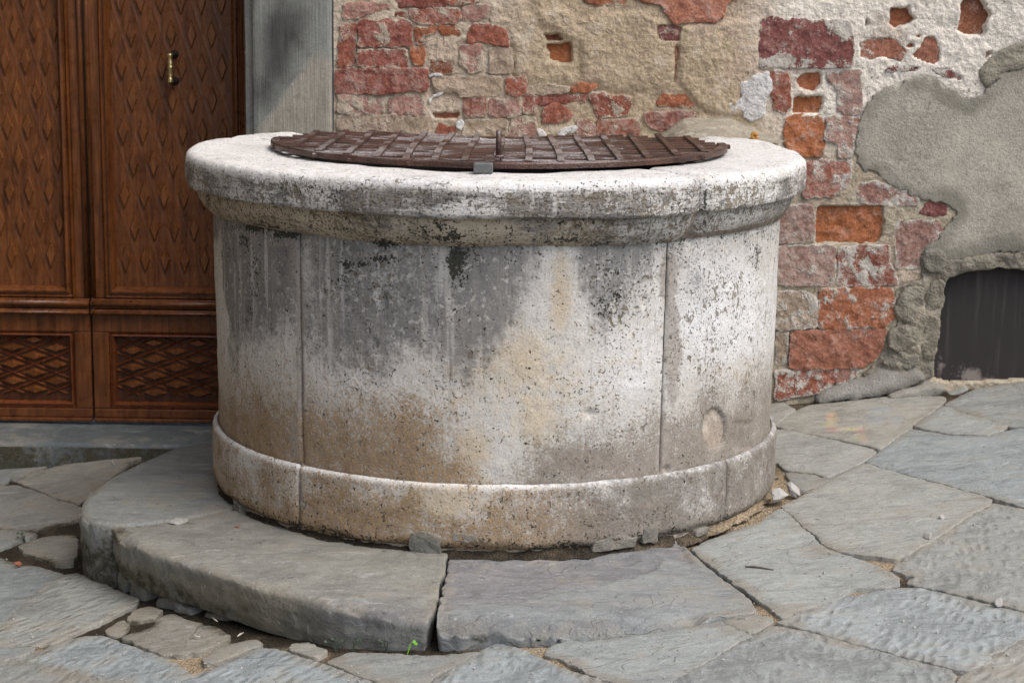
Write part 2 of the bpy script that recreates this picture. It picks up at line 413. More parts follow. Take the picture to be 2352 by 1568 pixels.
def mat_mortar():
    t = NT('lime_mortar', 0.95, 0.1)
    C = lambda n, k: t.math('MULTIPLY_ADD', n, k, -0.5 * k)
    A = lambda *q: q[0] if len(q) == 1 else t.math('ADD', q[0], A(*q[1:]))
    tint = t.attr('tint', 'Color')
    n1 = t.nz(13, 3, 0.65); n2 = t.nz(80, 3, 0.7); n3 = t.nz(34, 3, 0.6, dist=0.5); nf = t.nz(220, 1, 0.7)
    col = t.mul(tint, A(1.0, C(n1, .25), C(n2, .35), C(nf, .35)))
    col = t.mix(t.math('MULTIPLY', t.step(A(n3, C(n2, .3)), 0.68, 1.05), 0.5), col, t.mul(tint, 0.45))
    col = t.mix(t.math('MULTIPLY', t.step(A(n1, C(n2, .4)), 0.62, 1.0), 0.6), col, t.mix(0.6, tint, (0.62, 0.57, 0.50)))
    ds = t.step(t.noise(75, 2, 0.5), 0.68, 0.73)
    col = t.mix(t.math('MULTIPLY', ds, 0.6), col, (0.09, 0.07, 0.05))
    h = A(t.math('MULTIPLY', n1, .8), t.math('MULTIPLY', n2, 0.5), t.math('MULTIPLY', n3, .7), t.math('MULTIPLY', ds, -.5))
    return t.done(col, t.bump(h, 0.7, 0.0065))

def mat_cement():
    t = NT('cement_render', 0.92, 0.15)
    C = lambda n, k: t.math('MULTIPLY_ADD', n, k, -0.5 * k)
    A = lambda *q: q[0] if len(q) == 1 else t.math('ADD', q[0], A(*q[1:]))
    tint = t.attr('tint', 'Color')
    n1 = t.nz(4.5, 3, 0.6, dist=0.4); n2 = t.nz(120, 3, 0.7); n3 = t.nz(30, 3, 0.6); nf = t.nz(260, 2, 0.6)
    col = t.mul(tint, A(1.0, C(n1, .34), C(n2, .34), C(n3, .16), C(nf, .40)))
    e = A(t.step(t.attr('edge'), 0.0, 0.13, 1.0, 0.0), C(n1, .95), C(n3, .2))
    col = t.mix(t.math('MULTIPLY', t.step(e, 0.5, 1.15), 0.68), col, (0.16, 0.148, 0.12))
    bl = t.step(t.nz(3.1, 3, 0.5, vec=t.map(loc=(3, 1, 7))), 0.72, 1.0)
    col = t.mix(t.math('MULTIPLY', bl, 0.35), col, (0.19, 0.175, 0.145))
    ds = t.step(t.noise(60, 2, 0.5), 0.69, 0.73)
    col = t.mix(t.math('MULTIPLY', ds, 0.5), col, (0.12, 0.10, 0.075))
    h = A(t.math('MULTIPLY', n2, 0.14), t.math('MULTIPLY', nf, 0.12), t.math('MULTIPLY', n3, t.attr('roughness')))
    return t.done(col, t.bump(h, 0.8, 0.007))

def mat_sand():
    t = NT('sandy_earth', 0.95, 0.1)
    C = lambda n, k: t.math('MULTIPLY_ADD', n, k, -0.5 * k)
    A = lambda *q: q[0] if len(q) == 1 else t.math('ADD', q[0], A(*q[1:]))
    n1 = t.nz(9, 3, 0.6); n2 = t.nz(190, 1, 0.7); n3 = t.nz(60, 3, 0.6)
    s = t.step(A(t.attr('sand'), C(n1, .3)), 0.05, 0.7)
    c = t.mix(s, (0.045, 0.038, 0.028), (0.36, 0.285, 0.195))
    c = t.mul(c, A(0.95, C(n2, .7), C(n3, .3)))
    return t.done(c, t.bump(A(n2, n3), 0.8, 0.004))

def mat_wood(name, c0, c1, rgh=0.22):
    t = NT(name, 0.38, 0.5)
    C = lambda n, k: t.math('MULTIPLY_ADD', n, k, -0.5 * k)
    A = lambda *q: q[0] if len(q) == 1 else t.math('ADD', q[0], A(*q[1:]))
    g = t.nz(1.0, 3, 0.6, vec=t.map((70, 70, 5)), dist=0.6); n1 = t.nz(7, 3, 0.6); n2 = t.nz(30, 3, 0.6); nf = t.nz(160, 3, .6)
    c = t.mix(g, c0, c1)
    c = t.mul(c, A(0.95, C(n1, .35), C(n2, .30), C(nf, .2)))
    c = t.mix(t.math('MULTIPLY', t.step(A(n1, C(n2, .5)), 0.62, 1.0), 0.5), c, t.mul(c, 0.4))
    return t.done(c, t.bump(A(g, t.math('MULTIPLY', n2, 0.5)), 0.3, 0.002), A(rgh, t.math('MULTIPLY', n2, 0.25)))

def mat_iron(name, sheen):
    t = NT(name, 0.42, 0.5, 0.25)
    C = lambda n, k: t.math('MULTIPLY_ADD', n, k, -0.5 * k)
    A = lambda *q: q[0] if len(q) == 1 else t.math('ADD', q[0], A(*q[1:]))
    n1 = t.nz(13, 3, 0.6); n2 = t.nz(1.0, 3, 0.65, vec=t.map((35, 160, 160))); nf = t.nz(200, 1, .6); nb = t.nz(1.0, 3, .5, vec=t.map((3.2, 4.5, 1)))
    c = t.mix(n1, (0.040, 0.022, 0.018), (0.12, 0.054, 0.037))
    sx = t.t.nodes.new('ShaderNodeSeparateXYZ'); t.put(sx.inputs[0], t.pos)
    mid = t.step(t.math('ABSOLUTE', t.math('ADD', sx.outputs[0], 0.10)), 0.15, 0.55, 0.22, -0.12)      # sheen painted into the colour, brightest near the middle
    wf = t.step(A(nb, C(n2, .45), C(n1, .12), mid), 0.58 - sheen, 1.0 - sheen)
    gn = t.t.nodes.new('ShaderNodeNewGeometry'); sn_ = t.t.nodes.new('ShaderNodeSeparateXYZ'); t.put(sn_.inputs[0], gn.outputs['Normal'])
    wf = t.math('MULTIPLY', wf, t.step(sn_.outputs[2], 0.45, 0.9, 0.08, 1.0))       # painted sheen keeps to upward faces
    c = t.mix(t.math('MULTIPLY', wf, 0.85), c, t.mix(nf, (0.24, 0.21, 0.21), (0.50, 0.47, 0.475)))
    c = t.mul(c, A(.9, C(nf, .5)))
    return t.done(c, t.bump(A(nf, n2), 0.4, 0.002), A(0.25, t.math('MULTIPLY', n2, 0.3)))

def mat_jamb():
    t = NT('dressed_grey_stone', 0.85, 0.2)
    C = lambda n, k: t.math('MULTIPLY_ADD', n, k, -0.5 * k)
    A = lambda *q: q[0] if len(q) == 1 else t.math('ADD', q[0], A(*q[1:]))
    g = t.nz(1.0, 3, 0.6, vec=t.map((190, 30, 7))); n1 = t.nz(6, 3, 0.6); n2 = t.nz(130, 3, 0.7); n3 = t.nz(28, 3, .6)
    c = t.mix(t.attr('pale'), (0.245, 0.255, 0.238), (0.33, 0.305, 0.258))
    c = t.mul(c, A(0.97, C(g, .30), C(n1, .25), C(n2, .30)))
    c = t.mix(t.math('MULTIPLY', t.step(A(n3, C(n1, .7)), .65, 1.1), .35), c, (0.12, 0.115, 0.10))
    k = A(t.attr('soot'), C(n1, .35), C(g, .15))
    c = t.mix(t.math('MULTIPLY', t.step(k, 0.15, 0.95), 0.9), c, t.mix(g, (0.028, 0.028, 0.028), (0.075, 0.075, 0.072)))
    ws = t.step(t.noise(26, 2, 0.4), 0.735, 0.76)
    c = t.mix(t.math('MULTIPLY', ws, 0.7), c, (0.42, 0.4, 0.37))
    return t.done(c, t.bump(A(g, t.math('MULTIPLY', n2, 0.5)), 0.4, 0.003))

def mat_screen():
    t = NT('dark_wire_screen', 0.8, 0.2)
    wv = t.t.nodes.new('ShaderNodeTexWave'); wv.inputs['Scale'].default_value = 130; wv.inputs['Distortion'].default_value = 0.0
    t.put(wv.inputs['Vector'], t.pos)
    wz = t.t.nodes.new('ShaderNodeTexWave'); wz.bands_direction = 'Z'; wz.inputs['Scale'].default_value = 130; t.put(wz.inputs['Vector'], t.pos)
    st = t.noise(1.0, 4, 0.6, vec=t.map((45, 10, 2.5))); n1 = t.noise(5, 4, 0.6)
    c = t.mix(t.step(st, 0.5, 0.75), (0.042, 0.037, 0.037), (0.075, 0.067, 0.064))
    c = t.mul(c, t.math('ADD', 0.7, t.math('MULTIPLY', t.math('MULTIPLY', wv.outputs['Fac'], wz.outputs['Fac']), 0.9)))
    d = t.math('ADD', t.attr('dust'), t.math('MULTIPLY', t.math('SUBTRACT', t.noise(60, 4, 0.7), 0.5), 0.9))
    c = t.mix(t.math('MULTIPLY', t.step(d, 0.45, 0.8), 0.7), c, (0.30, 0.26, 0.24))
    return t.done(c)

def mat_plain(name, col, rough=0.6, metal=0.0, var=0.3, scale=60, spec=0.4):
    t = NT(name, rough, spec, metal)
    n = t.noise(scale, 4, 0.6)
    return t.done(t.mul(tuple(col), t.math('ADD', 1 - var, t.math('MULTIPLY', n, 2 * var))), t.bump(n, 0.3, 0.002))

M_TRAV, M_SLAB, M_BRICK, M_MORT, M_CEM, M_SAND = mat_travertine(), mat_slab(), mat_brick(), mat_mortar(), mat_cement(), mat_sand()
M_WOOD = mat_wood('varnished_walnut', (0.088, 0.026, 0.0076), (0.205, 0.068, 0.018))
M_CARVE = mat_wood('carved_walnut', (0.10, 0.032, 0.0094), (0.225, 0.079, 0.0215), 0.20)  # lighter walnut: light caught by the varnish is painted in
M_WOOD2 = mat_wood('varnished_mahogany', (0.11, 0.029, 0.010), (0.21, 0.06, 0.018))
M_DARKWOOD = mat_wood('dark_grooves', (0.055, 0.018, 0.008), (0.11, 0.036, 0.013))
M_IRON, M_STRAP, M_JAMB, M_SCREEN = mat_iron('rusty_iron', 0.0), mat_iron('sheen_iron', 0.08), mat_jamb(), mat_screen()
M_BRASS = mat_plain('worn_brass', (0.62, 0.50, 0.24), 0.28, 0.9, 0.25, 120)
M_BLACK = mat_plain('black_iron', (0.02, 0.022, 0.02), 0.5, 0.2)
M_LOCK = mat_plain('grey_padlock_metal', (0.16, 0.165, 0.165), 0.45, 0.6, 0.25)
M_DEEP = mat_plain('shaded_well_lining', (0.02, 0.018, 0.016), 0.95)  # near-black: darkness down the shaft painted into the lining
M_CHIP = mat_plain('pale_stone_chip', (0.40, 0.385, 0.36), 0.9, 0, 0.3, 80, 0.2)
M_TERRA = mat_plain('terracotta_crumb', (0.33, 0.13, 0.075), 0.9, 0, 0.3, 90, 0.2)
M_LEAF = mat_plain('fresh_green_leaf', (0.17, 0.42, 0.045), 0.5, 0, 0.2, 60)
M_WEED = mat_plain('dull_weed_leaf', (0.06, 0.085, 0.055), 0.6, 0, 0.3, 80)
M_TWIG = mat_plain('dry_twig', (0.10, 0.075, 0.06), 0.8, 0, 0.3)
M_STRAW = mat_plain('pale_straw', (0.55, 0.52, 0.45), 0.7, 0, 0.2)
M_SNAIL = mat_plain('amber_shell', (0.45, 0.22, 0.05), 0.4, 0, 0.5, 300)

# ================================================================== GROUND
def P2(pts, fn):
    a = np.array(pts, float); return fn(a[:, 0], a[:, 1])[:, :2]
xs = np.concatenate([np.linspace(-14, -2.4, 9), np.linspace(-2.3, 2.3, 231), np.linspace(2.4, 14, 9)])
ys = np.concatenate([np.linspace(-14, -2.2, 9), np.linspace(-2.1, 1.3, 171), [2.0]])
gx, gy = np.meshgrid(xs, ys, indexing='ij')
gp = np.stack([gx.ravel(), gy.ravel(), SLOPE * gx.ravel()], 1)
gp[:, 2] += -0.0095 + 0.0035 * fbm(gp, 12, 3)
gu, gv = to_px(gp)
sand = 0.10 + blobs(gu, gv, [(1195, 1480, 70, 30, 1), (440, 1515, 70, 40, 1), (2000, 1290, 110, 35, 1), (1980, 1355, 60, 22, 1), (1740, 1425, 45, 30, 1),
                            (1720, 1190, 90, 35, 0.8), (1800, 1120, 40, 50, 0.75), (1270, 1500, 60, 40, .9), (690, 1505, 60, 20, .8), (2100, 1000, 90, 60, .7),
                            (2210, 1550, 60, 30, .5), (1900, 1000, 200, 60, .4), (60, 1500, 60, 20, .6), (1400, 1250, 300, 30, .35)])
ground = link_mesh('ground', gp, grid_faces(len(xs), len(ys)), M_SAND, None, {'sand': np.clip(sand, 0, 1)})
tag(ground, 'sandy earth showing in the joints between the paving slabs', None, None, 'structure')

pave = thing('pavement', 'grey sandstone paving slabs laid on the sloping street', None, (0, 0, 0), 'structure')
def gframe(a, b, h): return np.stack([a, b, SLOPE * a + h], 1)
SL = (0.318, 0.346, 0.342)       # blue-grey sandstone
def shade(c, f, warm=0.0): return (c[0] * f * (1 + warm), c[1] * f, c[2] * f * (1 - warm))
slabs = [  # outline (surveyed), brightness (shade on the left painted in as darker tint), warmth, chisel, cleft
 ([(1776,929),(1796,926),(1821,941),(1779,974),(1740,960)], .95, .02, 0, .3),
 ([(1783,974),(1819,944),(1864,926),(1939,919),(2034,909),(2164,909),(2174,914),(2154,934),(2089,981),(2056,1006),(2021,1031),(1996,1024),(1814,984)], .92, .05, 0, .4),
 ([(1740,990),(1784,984),(1814,987),(2014,1036),(1986,1058),(1906,1095),(1894,1096),(1874,1087),(1809,1079),(1770,1050)], .98, .03, 0, .2),
 ([(1809,1086),(1864,1092),(1901,1102),(1864,1119),(1836,1125),(1821,1110)], .92, .07, 0, .2),
 ([(1989,1058),(2056,1010),(2094,982),(2125,988),(2190,999),(2275,1001),(2306,987),(2360,978),(2480,990),(2480,1200),(2352,1168),(2274,1143),(2155,1108),(2114,1098),(2028,1073)], .98, 0, .15, .5),
 ([(2099,977),(2169,929),(2204,944),(2314,977),(2301,987),(2272,998),(2190,996),(2126,986)], .95, 0, 0, .3),
 ([(2169,928),(2239,895),(2300,884),(2352,878),(2490,860),(2490,985),(2352,980),(2318,978),(2204,943)], 1.0, 0, 0, .5),
 ([(1986,1063),(2026,1077),(2114,1102),(2154,1112),(2239,1135),(2273,1150),(2270,1161),(2239,1177),(2134,1245),(2091,1270),(2059,1286),(2031,1282),(1934,1269),(1901,1257),(1805,1172),(1799,1162),(1839,1142),(1904,1103)], 1.02, .02, 0, .4),
 ([(1588,1262),(1634,1238),(1744,1201),(1764,1186),(1794,1166),(1802,1174),(1897,1259),(1934,1272),(2014,1299),(2067,1326),(2062,1338),(2034,1347),(1964,1348),(1939,1367),(1904,1383),(1847,1400),(1796,1419),(1766,1392),(1728,1366),(1678,1331),(1623,1288)], 1.08, 0, 0, .4),
 ([(2048,1303),(2096,1270),(2239,1180),(2277,1156),(2352,1173),(2500,1205),(2500,1440),(2352,1402),(2281,1381),(2164,1354),(2101,1341),(2082,1337),(2101,1325)], .88, .05, .8, .2),
 ([(1789,1427),(1847,1404),(1904,1387),(1939,1372),(2029,1353),(2089,1345),(2114,1348),(2159,1357),(2264,1384),(2352,1405),(2480,1440),(2460,1470),(2352,1462),(2314,1485),(2276,1505),(2239,1534),(2221,1543),(2189,1537),(2124,1521),(1989,1486),(1904,1461),(1847,1445),(1781,1432)], .98, 0, 1, .2),
 ([(1774,1436),(1847,1449),(1989,1490),(2124,1526),(2186,1542),(2194,1559),(2150,1640),(1420,1640),(1539,1570),(1586,1538),(1634,1513),(1696,1480),(1728,1461)], .95, .0, 1, .2),
 ([(2202,1559),(2226,1547),(2279,1511),(2352,1468),(2470,1480),(2490,1640),(2160,1640)], .88, .06, .8, .1),
 ([(1256,1487),(1271,1478),(1306,1472),(1351,1472),(1416,1466),(1459,1459),(1524,1451),(1551,1445),(1601,1437),(1659,1429),(1676,1440),(1725,1458),(1684,1481),(1601,1530),(1534,1567),(1475,1600),(1419,1568),(1356,1543),(1296,1513),(1253,1499)], .98, .01, .15, .6),
 ([(1668,1427),(1734,1412),(1762,1419),(1769,1428),(1728,1452),(1703,1446)], .9, .08, 0, .2),
 ([(996,1568),(1038,1536),(1088,1503),(1138,1478),(1151,1477),(1176,1484),(1231,1504),(1276,1527),(1316,1542),(1401,1569),(1430,1640),(920,1640)], 1.0, -.02, 1, .2),
 ([(757,1518),(800,1499),(863,1498),(938,1504),(1013,1504),(1063,1499),(1090,1494),(1100,1495),(1058,1517),(1013,1545),(983,1566),(935,1592),(875,1566),(813,1545)], .93, .03, .1, .4),
 ([(422,1568),(450,1554),(525,1520),(588,1492),(638,1493),(670,1503),(728,1519),(813,1549),(870,1569),(915,1640),(330,1640)], .97, -.02, 1, .2),
 ([(37,1513),(75,1499),(125,1477),(163,1464),(200,1455),(235,1455),(275,1472),(313,1487),(375,1509),(425,1537),(445,1551),(425,1560),(400,1568),(330,1590),(250,1567),(175,1542),(100,1525),(50,1518)], .92, -.01, .9, .2),
 ([(-60,1522),(35,1519),(100,1530),(175,1547),(240,1568),(318,1597),(300,1640),(-80,1640)], .86, 0, .8, .2),
 ([(-80,1496),(0,1491),(72,1486),(74,1491),(37,1510),(12,1516),(-80,1518)], .85, 0, .2, .2),
 ([(-80,1500),(0,1444),(50,1395),(100,1350),(140,1325),(175,1320),(200,1328),(250,1349),(316,1374),(306,1391),(268,1410),(233,1427),(190,1447),(160,1460),(122,1474),(75,1482),(0,1487),(-80,1494)], .84, -.02, .9, .2),
 ([(-80,1270),(0,1280),(38,1290),(100,1302),(146,1314),(120,1331),(88,1357),(50,1388),(0,1435),(-80,1490)], .78, 0, .3, .3),
 ([(44,1253),(92,1234),(140,1226),(173,1227),(178,1246),(169,1294),(140,1297),(100,1282),(60,1270)], .72, .05, 0, .3),
 ([(-80,1218),(0,1218),(30,1219),(80,1225),(82,1230),(35,1245),(0,1259),(-80,1264)], .72, 0, 0, .3),
 ([(-80,1122),(0,1118),(32,1116),(88,1131),(125,1146),(190,1165),(191,1176),(186,1189),(138,1202),(100,1216),(45,1214),(0,1210),(-80,1212)], .74, 0, 0, .3),
 ([(39,1104),(70,1085),(125,1071),(175,1060),(250,1052),(330,1048),(300,1062),(275,1081),(240,1105),(208,1137),(180,1152),(130,1140),(95,1125),(60,1111)], .72, .1, 0, .3),
 ([(-80,1075),(0,1068),(100,1054),(120,1064),(70,1081),(37,1101),(22,1093),(-80,1086)], .75, .0, 0, .2),
 ([(-80,1090),(0,1092),(20,1098),(6,1111),(-80,1112)], .75, 0, 0, .2),
 ([(251,1444),(278,1422),(292,1430),(287,1445),(270,1456),(254,1453)], .72, .1, 0, .3),
 ([(297,1416),(315,1402),(343,1395),(368,1404),(350,1417),(300,1425)], .72, .1, 0, .3),
 ([(362,1421),(390,1412),(438,1427),(490,1442),(528,1461),(523,1470),(488,1483),(458,1497),(413,1503),(373,1503),(315,1478),(282,1463),(300,1457),(350,1442)], .72, .1, 0, .8),
 ([(468,1514),(500,1492),(540,1480),(585,1472),(598,1480),(525,1508),(488,1523),(473,1523)], .85, .08, 0, .3),
 ([(673,1477),(708,1482),(744,1496),(727,1507),(698,1500),(673,1493)], .95, .08, 0, .3),
]
def slab_extra(ch, cl, chalk=False, cang=0.3):
    def fn(U, W, V, d):
        r = {'chisel': np.full(len(V), ch), 'cang': np.full(len(V), cang), 'cleft': np.full(len(V), cl),
             'moss': np.clip(blobs(U, W, [(150, 1215, 120, 30, .8), (60, 1290, 130, 18, .8), (330, 1440, 60, 22, .8), (480, 1450, 90, 25, .7), (240, 1330, 70, 25, .6), (150, 1060, 250, 14, .7)]) * sstep(0.05, 0.0, d) * 1.2, 0, .85)}
        if chalk:
            p = np.zeros((len(V), 4))
            wob = V * 1.0
            for (x, y, rx, ry), c in (((1912,958,13,15),(.62,.50,.20)), ((1908,956,9,8),(.55,.20,.14)), ((1906,973,15,7),(.55,.50,.18)), ((1910,985,17,7),(.5,.2,.17)),
                                      ((1955,985,26,5),(.58,.5,.2)), ((1980,990,14,8),(.5,.19,.17)), ((1975,1004,14,8),(.5,.42,.18)), ((1985,1008,8,5),(.5,.2,.15)),
                                      ((2028,940,30,8),(.25,.36,.52)), ((2010,962,26,14),(.27,.35,.46)), ((2060,965,14,12),(.30,.36,.44))):
                m = np.exp(-(((U - x) / rx) ** 2 + ((W - y) / ry) ** 2) ** 1.5) * (0.30 if c[2] > .4 else 0.50)
                p[:, :3] = p[:, :3] * (1 - m[:, None]) + np.array(c) * m[:, None]; p[:, 3] = np.maximum(p[:, 3], m)
            p[:, :3] = np.where(p[:, 3:] > 0.02, p[:, :3] / np.maximum(p[:, 3:], .02), 0)
            r['paint'] = np.clip(p, 0, 1)
        return r
    return fn
for k, (pts, br, wm, ch, cl) in enumerate(slabs):
    poly = P2(pts, on_ground)
    small = abs(area(poly)) < 0.03
    tile('paving_slab', poly, gframe, M_SLAB, pave, shade(SL, br * RNG.uniform(.86, 1.12), wm + RNG.uniform(-.03, .07)), step=0.011 if k == 1 else 0.02, ostep=0.007, bevel=0.0025, lift=RNG.uniform(-.002, .003), grow=.008 if small else .0038,
         thick=0.035, relief=0.003, freq=14, jit=0.0050, jfreq=48, q=0.06, corner=1, extra=slab_extra(ch, min(cl * 1.8 + .15, 1.1), k == 1, RNG.uniform(-.1, .75)), big=0.004, tilt=RNG.uniform(-.012, .012, 2) * (0 if small else 1))

# ================================================================== STEP ROUND THE WELL
ZS = 0.06
step_t = thing('well_step', 'curved grey stone step wrapped round the foot of the well', 'step', (-0.4, -0.9, 0))
def sframe(a, b, h): return np.stack([a, b, ZS + h], 1)
AX = -0.0464
def ring(R, a0, a1, n=16):
    t = np.radians(np.linspace(a0, a1, n)); return np.stack([AX + R * np.cos(t), R * np.sin(t)], 1)
def step_extra(dark):
    def fn(U, W, V, d):
        low = sstep(0.03, -0.03, V[:, 2])
        return {'chisel': np.zeros(len(V)), 'cleft': np.full(len(V), 1.0 if dark == 0 else 0.5),
                'moss': np.clip(low * sstep(700, 300, U) * .75 + blobs(U, W, [(270, 1225, 40, 30, .7), (420, 1202, 40, 8, .7), (1100, 1465, 120, 14, .5), (560, 1400, 200, 14, .3)]), 0, .85)}
    return fn
o1 = np.array([(-0.80,0.60),(-0.86,0.46),(-0.92,0.37),(-0.97,0.33),(-1.03,0.25),(-1.08,0.12),(-1.115,0.03),(-1.15,-0.11),(-1.163,-0.23),(-1.165,-0.34),(-1.145,-0.455),(-1.10,-0.54)])
s1 = np.vstack([o1, [(-1.045,-0.578),(-0.96,-0.556),(-0.86,-0.505),(-0.735,-0.385)], ring(0.77, 210, 142, 12)])
o2 = np.array([(-1.06,-0.60),(-1.0,-0.665),(-0.93,-0.75),(-0.862,-0.82),(-0.77,-0.885),(-0.676,-0.975),(-0.6,-1.045),(-0.49,-1.115),(-0.41,-1.17),(-0.33,-1.205),(-0.26,-1.232),(-0.185,-1.245)])
s2 = np.vstack([[(-1.03,-0.588)], o2[1:], [(-0.170,-1.20),(-0.160,-1.0),(-0.1545,-0.83),(-0.1545,-0.78)], ring(0.77, 262, 213, 12), [(-0.735,-0.40),(-0.86,-0.52),(-0.96,-0.572)]])
g3 = P2([(1004,1488),(1060,1488),(1176,1478),(1276,1475),(1306,1471),(1400,1462),(1460,1454),(1521,1447),(1590,1434),(1643,1425),(1721,1412),(1739,1404)], on_ground)
s3 = np.vstack([[(-0.150,-0.78),(-0.148,-0.9),(-0.158,-1.1)], g3, [tuple(x) for x in P2([(1724,1376),(1674,1338),(1620,1296),(1583,1264)], lambda X, Y: on_z(X, Y, ZS))], [(0.43,-0.62)], ring(0.77, 305, 264, 10)])
def pl(*q): return np.array(q, float)
SPALL = pl((1010,1400),(1110,1385),(1205,1381),(1208,1378),(1266,1361),(1336,1346),(1396,1334),(1451,1324),(1508,1308),(1523,1281),(1558,1286),(1600,1300),(1560,1240),(1020,1270))
CHIP = pl((905,1385),(948,1384),(970,1368),(1010,1358),(1016,1500),(960,1500),(930,1430))
def hf3(u, w):
    q = np.stack([u, w], 1); d = dist(q, SPALL) * np.where(inside(q, SPALL), 1, -1)
    wob = 6 * fbm(np.stack([u * .03, w * .06, 0 * u], 1), 1, 3); r = -.0065 * sstep(-2, 4, d + wob)
    r += -.003 * sstep(2, 5, d - 22 + 3 * wob)
    return r - .012 * sstep(1440, 1475, w) * sstep(1180, 1020, u)
def hf2(u, w):
    q = np.stack([u, w], 1); d = dist(q, CHIP) * np.where(inside(q, CHIP), 1, -1)
    wob = 5 * fbm(np.stack([u * .03, w * .06, 0 * u], 1), 1, 3)
    return -.007 * sstep(-2, 4, d + wob) - .003 * sstep(-2, 3, 14 * fbm(np.stack([u * .006, w * .02, 0 * u], 1), 1, 4) + (w - 1240 - (u - 420) * .22) * .12)
def step_tint(base, marks):
    def fn(U, W, V, d):
        r = step_extra(0 if base is not None and marks == 3 else 2)(U, W, V, d)
        t = np.tile(np.asarray(base, float), (len(V), 1))
        if marks == 2:
            k = blobs(U, W, [(840, 1420, 170, 40, .9), (980, 1450, 60, 50, .5)])[:, None]; t = t * (1 - k) + np.array((.17, .172, .178)) * k
            k = (sstep(1270, 1310, W - (U - 300) * .22) * sstep(820, 640, U) * .75)[:, None]; t = t * (1 - k) + np.array((.185, .17, .125)) * k
        if marks == 3:
            q = np.stack([U, W], 1); k = (.8 * inside(q, SPALL))[:, None]; t = t * (1 - k) + np.array((.225, .222, .232)) * k
            k = blobs(U, W, [(1080, 1440, 110, 26, .75), (1330, 1440, 130, 14, .6)])[:, None]; t = t * (1 - k) + np.array((.125, .128, .135)) * k
        r['tint'] = t
        return r
    return fn
tile('step_slab', s1, sframe, M_SLAB, step_t, shade(SL, .80, .03), step=0.016, ostep=0.012, bevel=0.008, thick=0.24, relief=0.004, freq=10, jit=0.004, soft=(o1, 0.020, 1.0), extra=step_extra(1), q=.10, rows=10, undercut=.015, sideedge=.2)
tile('step_slab', s2, sframe, M_SLAB, step_t, SL, step=0.0095, ostep=0.009, bevel=0.005, thick=0.118, relief=0.005, freq=9, jit=0.007, jfreq=11, soft=(o2, 0.022, 1.0), extra=step_tint((.262, .262, .236), 2), q=.08, rows=11, undercut=.014, sideedge=.2, hfun=hf2)
tile('step_slab', s3, sframe, M_SLAB, step_t, SL, step=0.0085, ostep=0.009, bevel=0.004, thick=0.10, relief=0.004, freq=9, jit=0.006, soft=(g3[:9], 0.060, 0.9), extra=step_tint((.255, .27, .268), 3), q=.06, rows=6, undercut=.01, sideedge=.2, hfun=hf3)
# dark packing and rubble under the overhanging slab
def vframe_factory(R, zc):
    def fr(a, b, h):
        t = a / R; return np.stack([AX + (R + h) * np.cos(t), (R + h) * np.sin(t), zc + b], 1)
    return fr
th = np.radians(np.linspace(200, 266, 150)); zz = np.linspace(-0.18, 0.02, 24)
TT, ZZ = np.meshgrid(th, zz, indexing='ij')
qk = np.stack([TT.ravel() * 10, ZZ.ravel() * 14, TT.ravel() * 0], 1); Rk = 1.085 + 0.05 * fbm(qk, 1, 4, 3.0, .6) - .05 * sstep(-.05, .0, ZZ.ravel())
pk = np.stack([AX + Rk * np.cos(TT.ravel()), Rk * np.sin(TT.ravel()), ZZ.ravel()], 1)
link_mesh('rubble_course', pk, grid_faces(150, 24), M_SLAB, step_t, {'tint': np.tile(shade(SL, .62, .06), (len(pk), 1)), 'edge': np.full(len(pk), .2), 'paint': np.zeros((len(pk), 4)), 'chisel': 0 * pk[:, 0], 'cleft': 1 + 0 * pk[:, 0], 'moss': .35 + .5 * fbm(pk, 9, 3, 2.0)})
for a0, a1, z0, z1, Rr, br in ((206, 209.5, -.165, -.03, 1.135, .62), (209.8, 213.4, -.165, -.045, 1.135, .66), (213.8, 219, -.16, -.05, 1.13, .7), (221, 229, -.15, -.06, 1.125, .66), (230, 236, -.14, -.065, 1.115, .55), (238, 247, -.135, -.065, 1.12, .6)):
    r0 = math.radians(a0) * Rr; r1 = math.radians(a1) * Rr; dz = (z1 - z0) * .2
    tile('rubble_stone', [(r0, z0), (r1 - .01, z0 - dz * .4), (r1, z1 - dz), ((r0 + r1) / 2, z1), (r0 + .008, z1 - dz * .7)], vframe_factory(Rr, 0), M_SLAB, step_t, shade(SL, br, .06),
         step=0.012, ostep=0.01, bevel=0.010, thick=0.05, relief=0.016, freq=16, jit=0.009, extra=lambda U, W, V, d: {'chisel': np.zeros(len(V)), 'cleft': np.full(len(V), .6), 'moss': np.full(len(V), .25)})

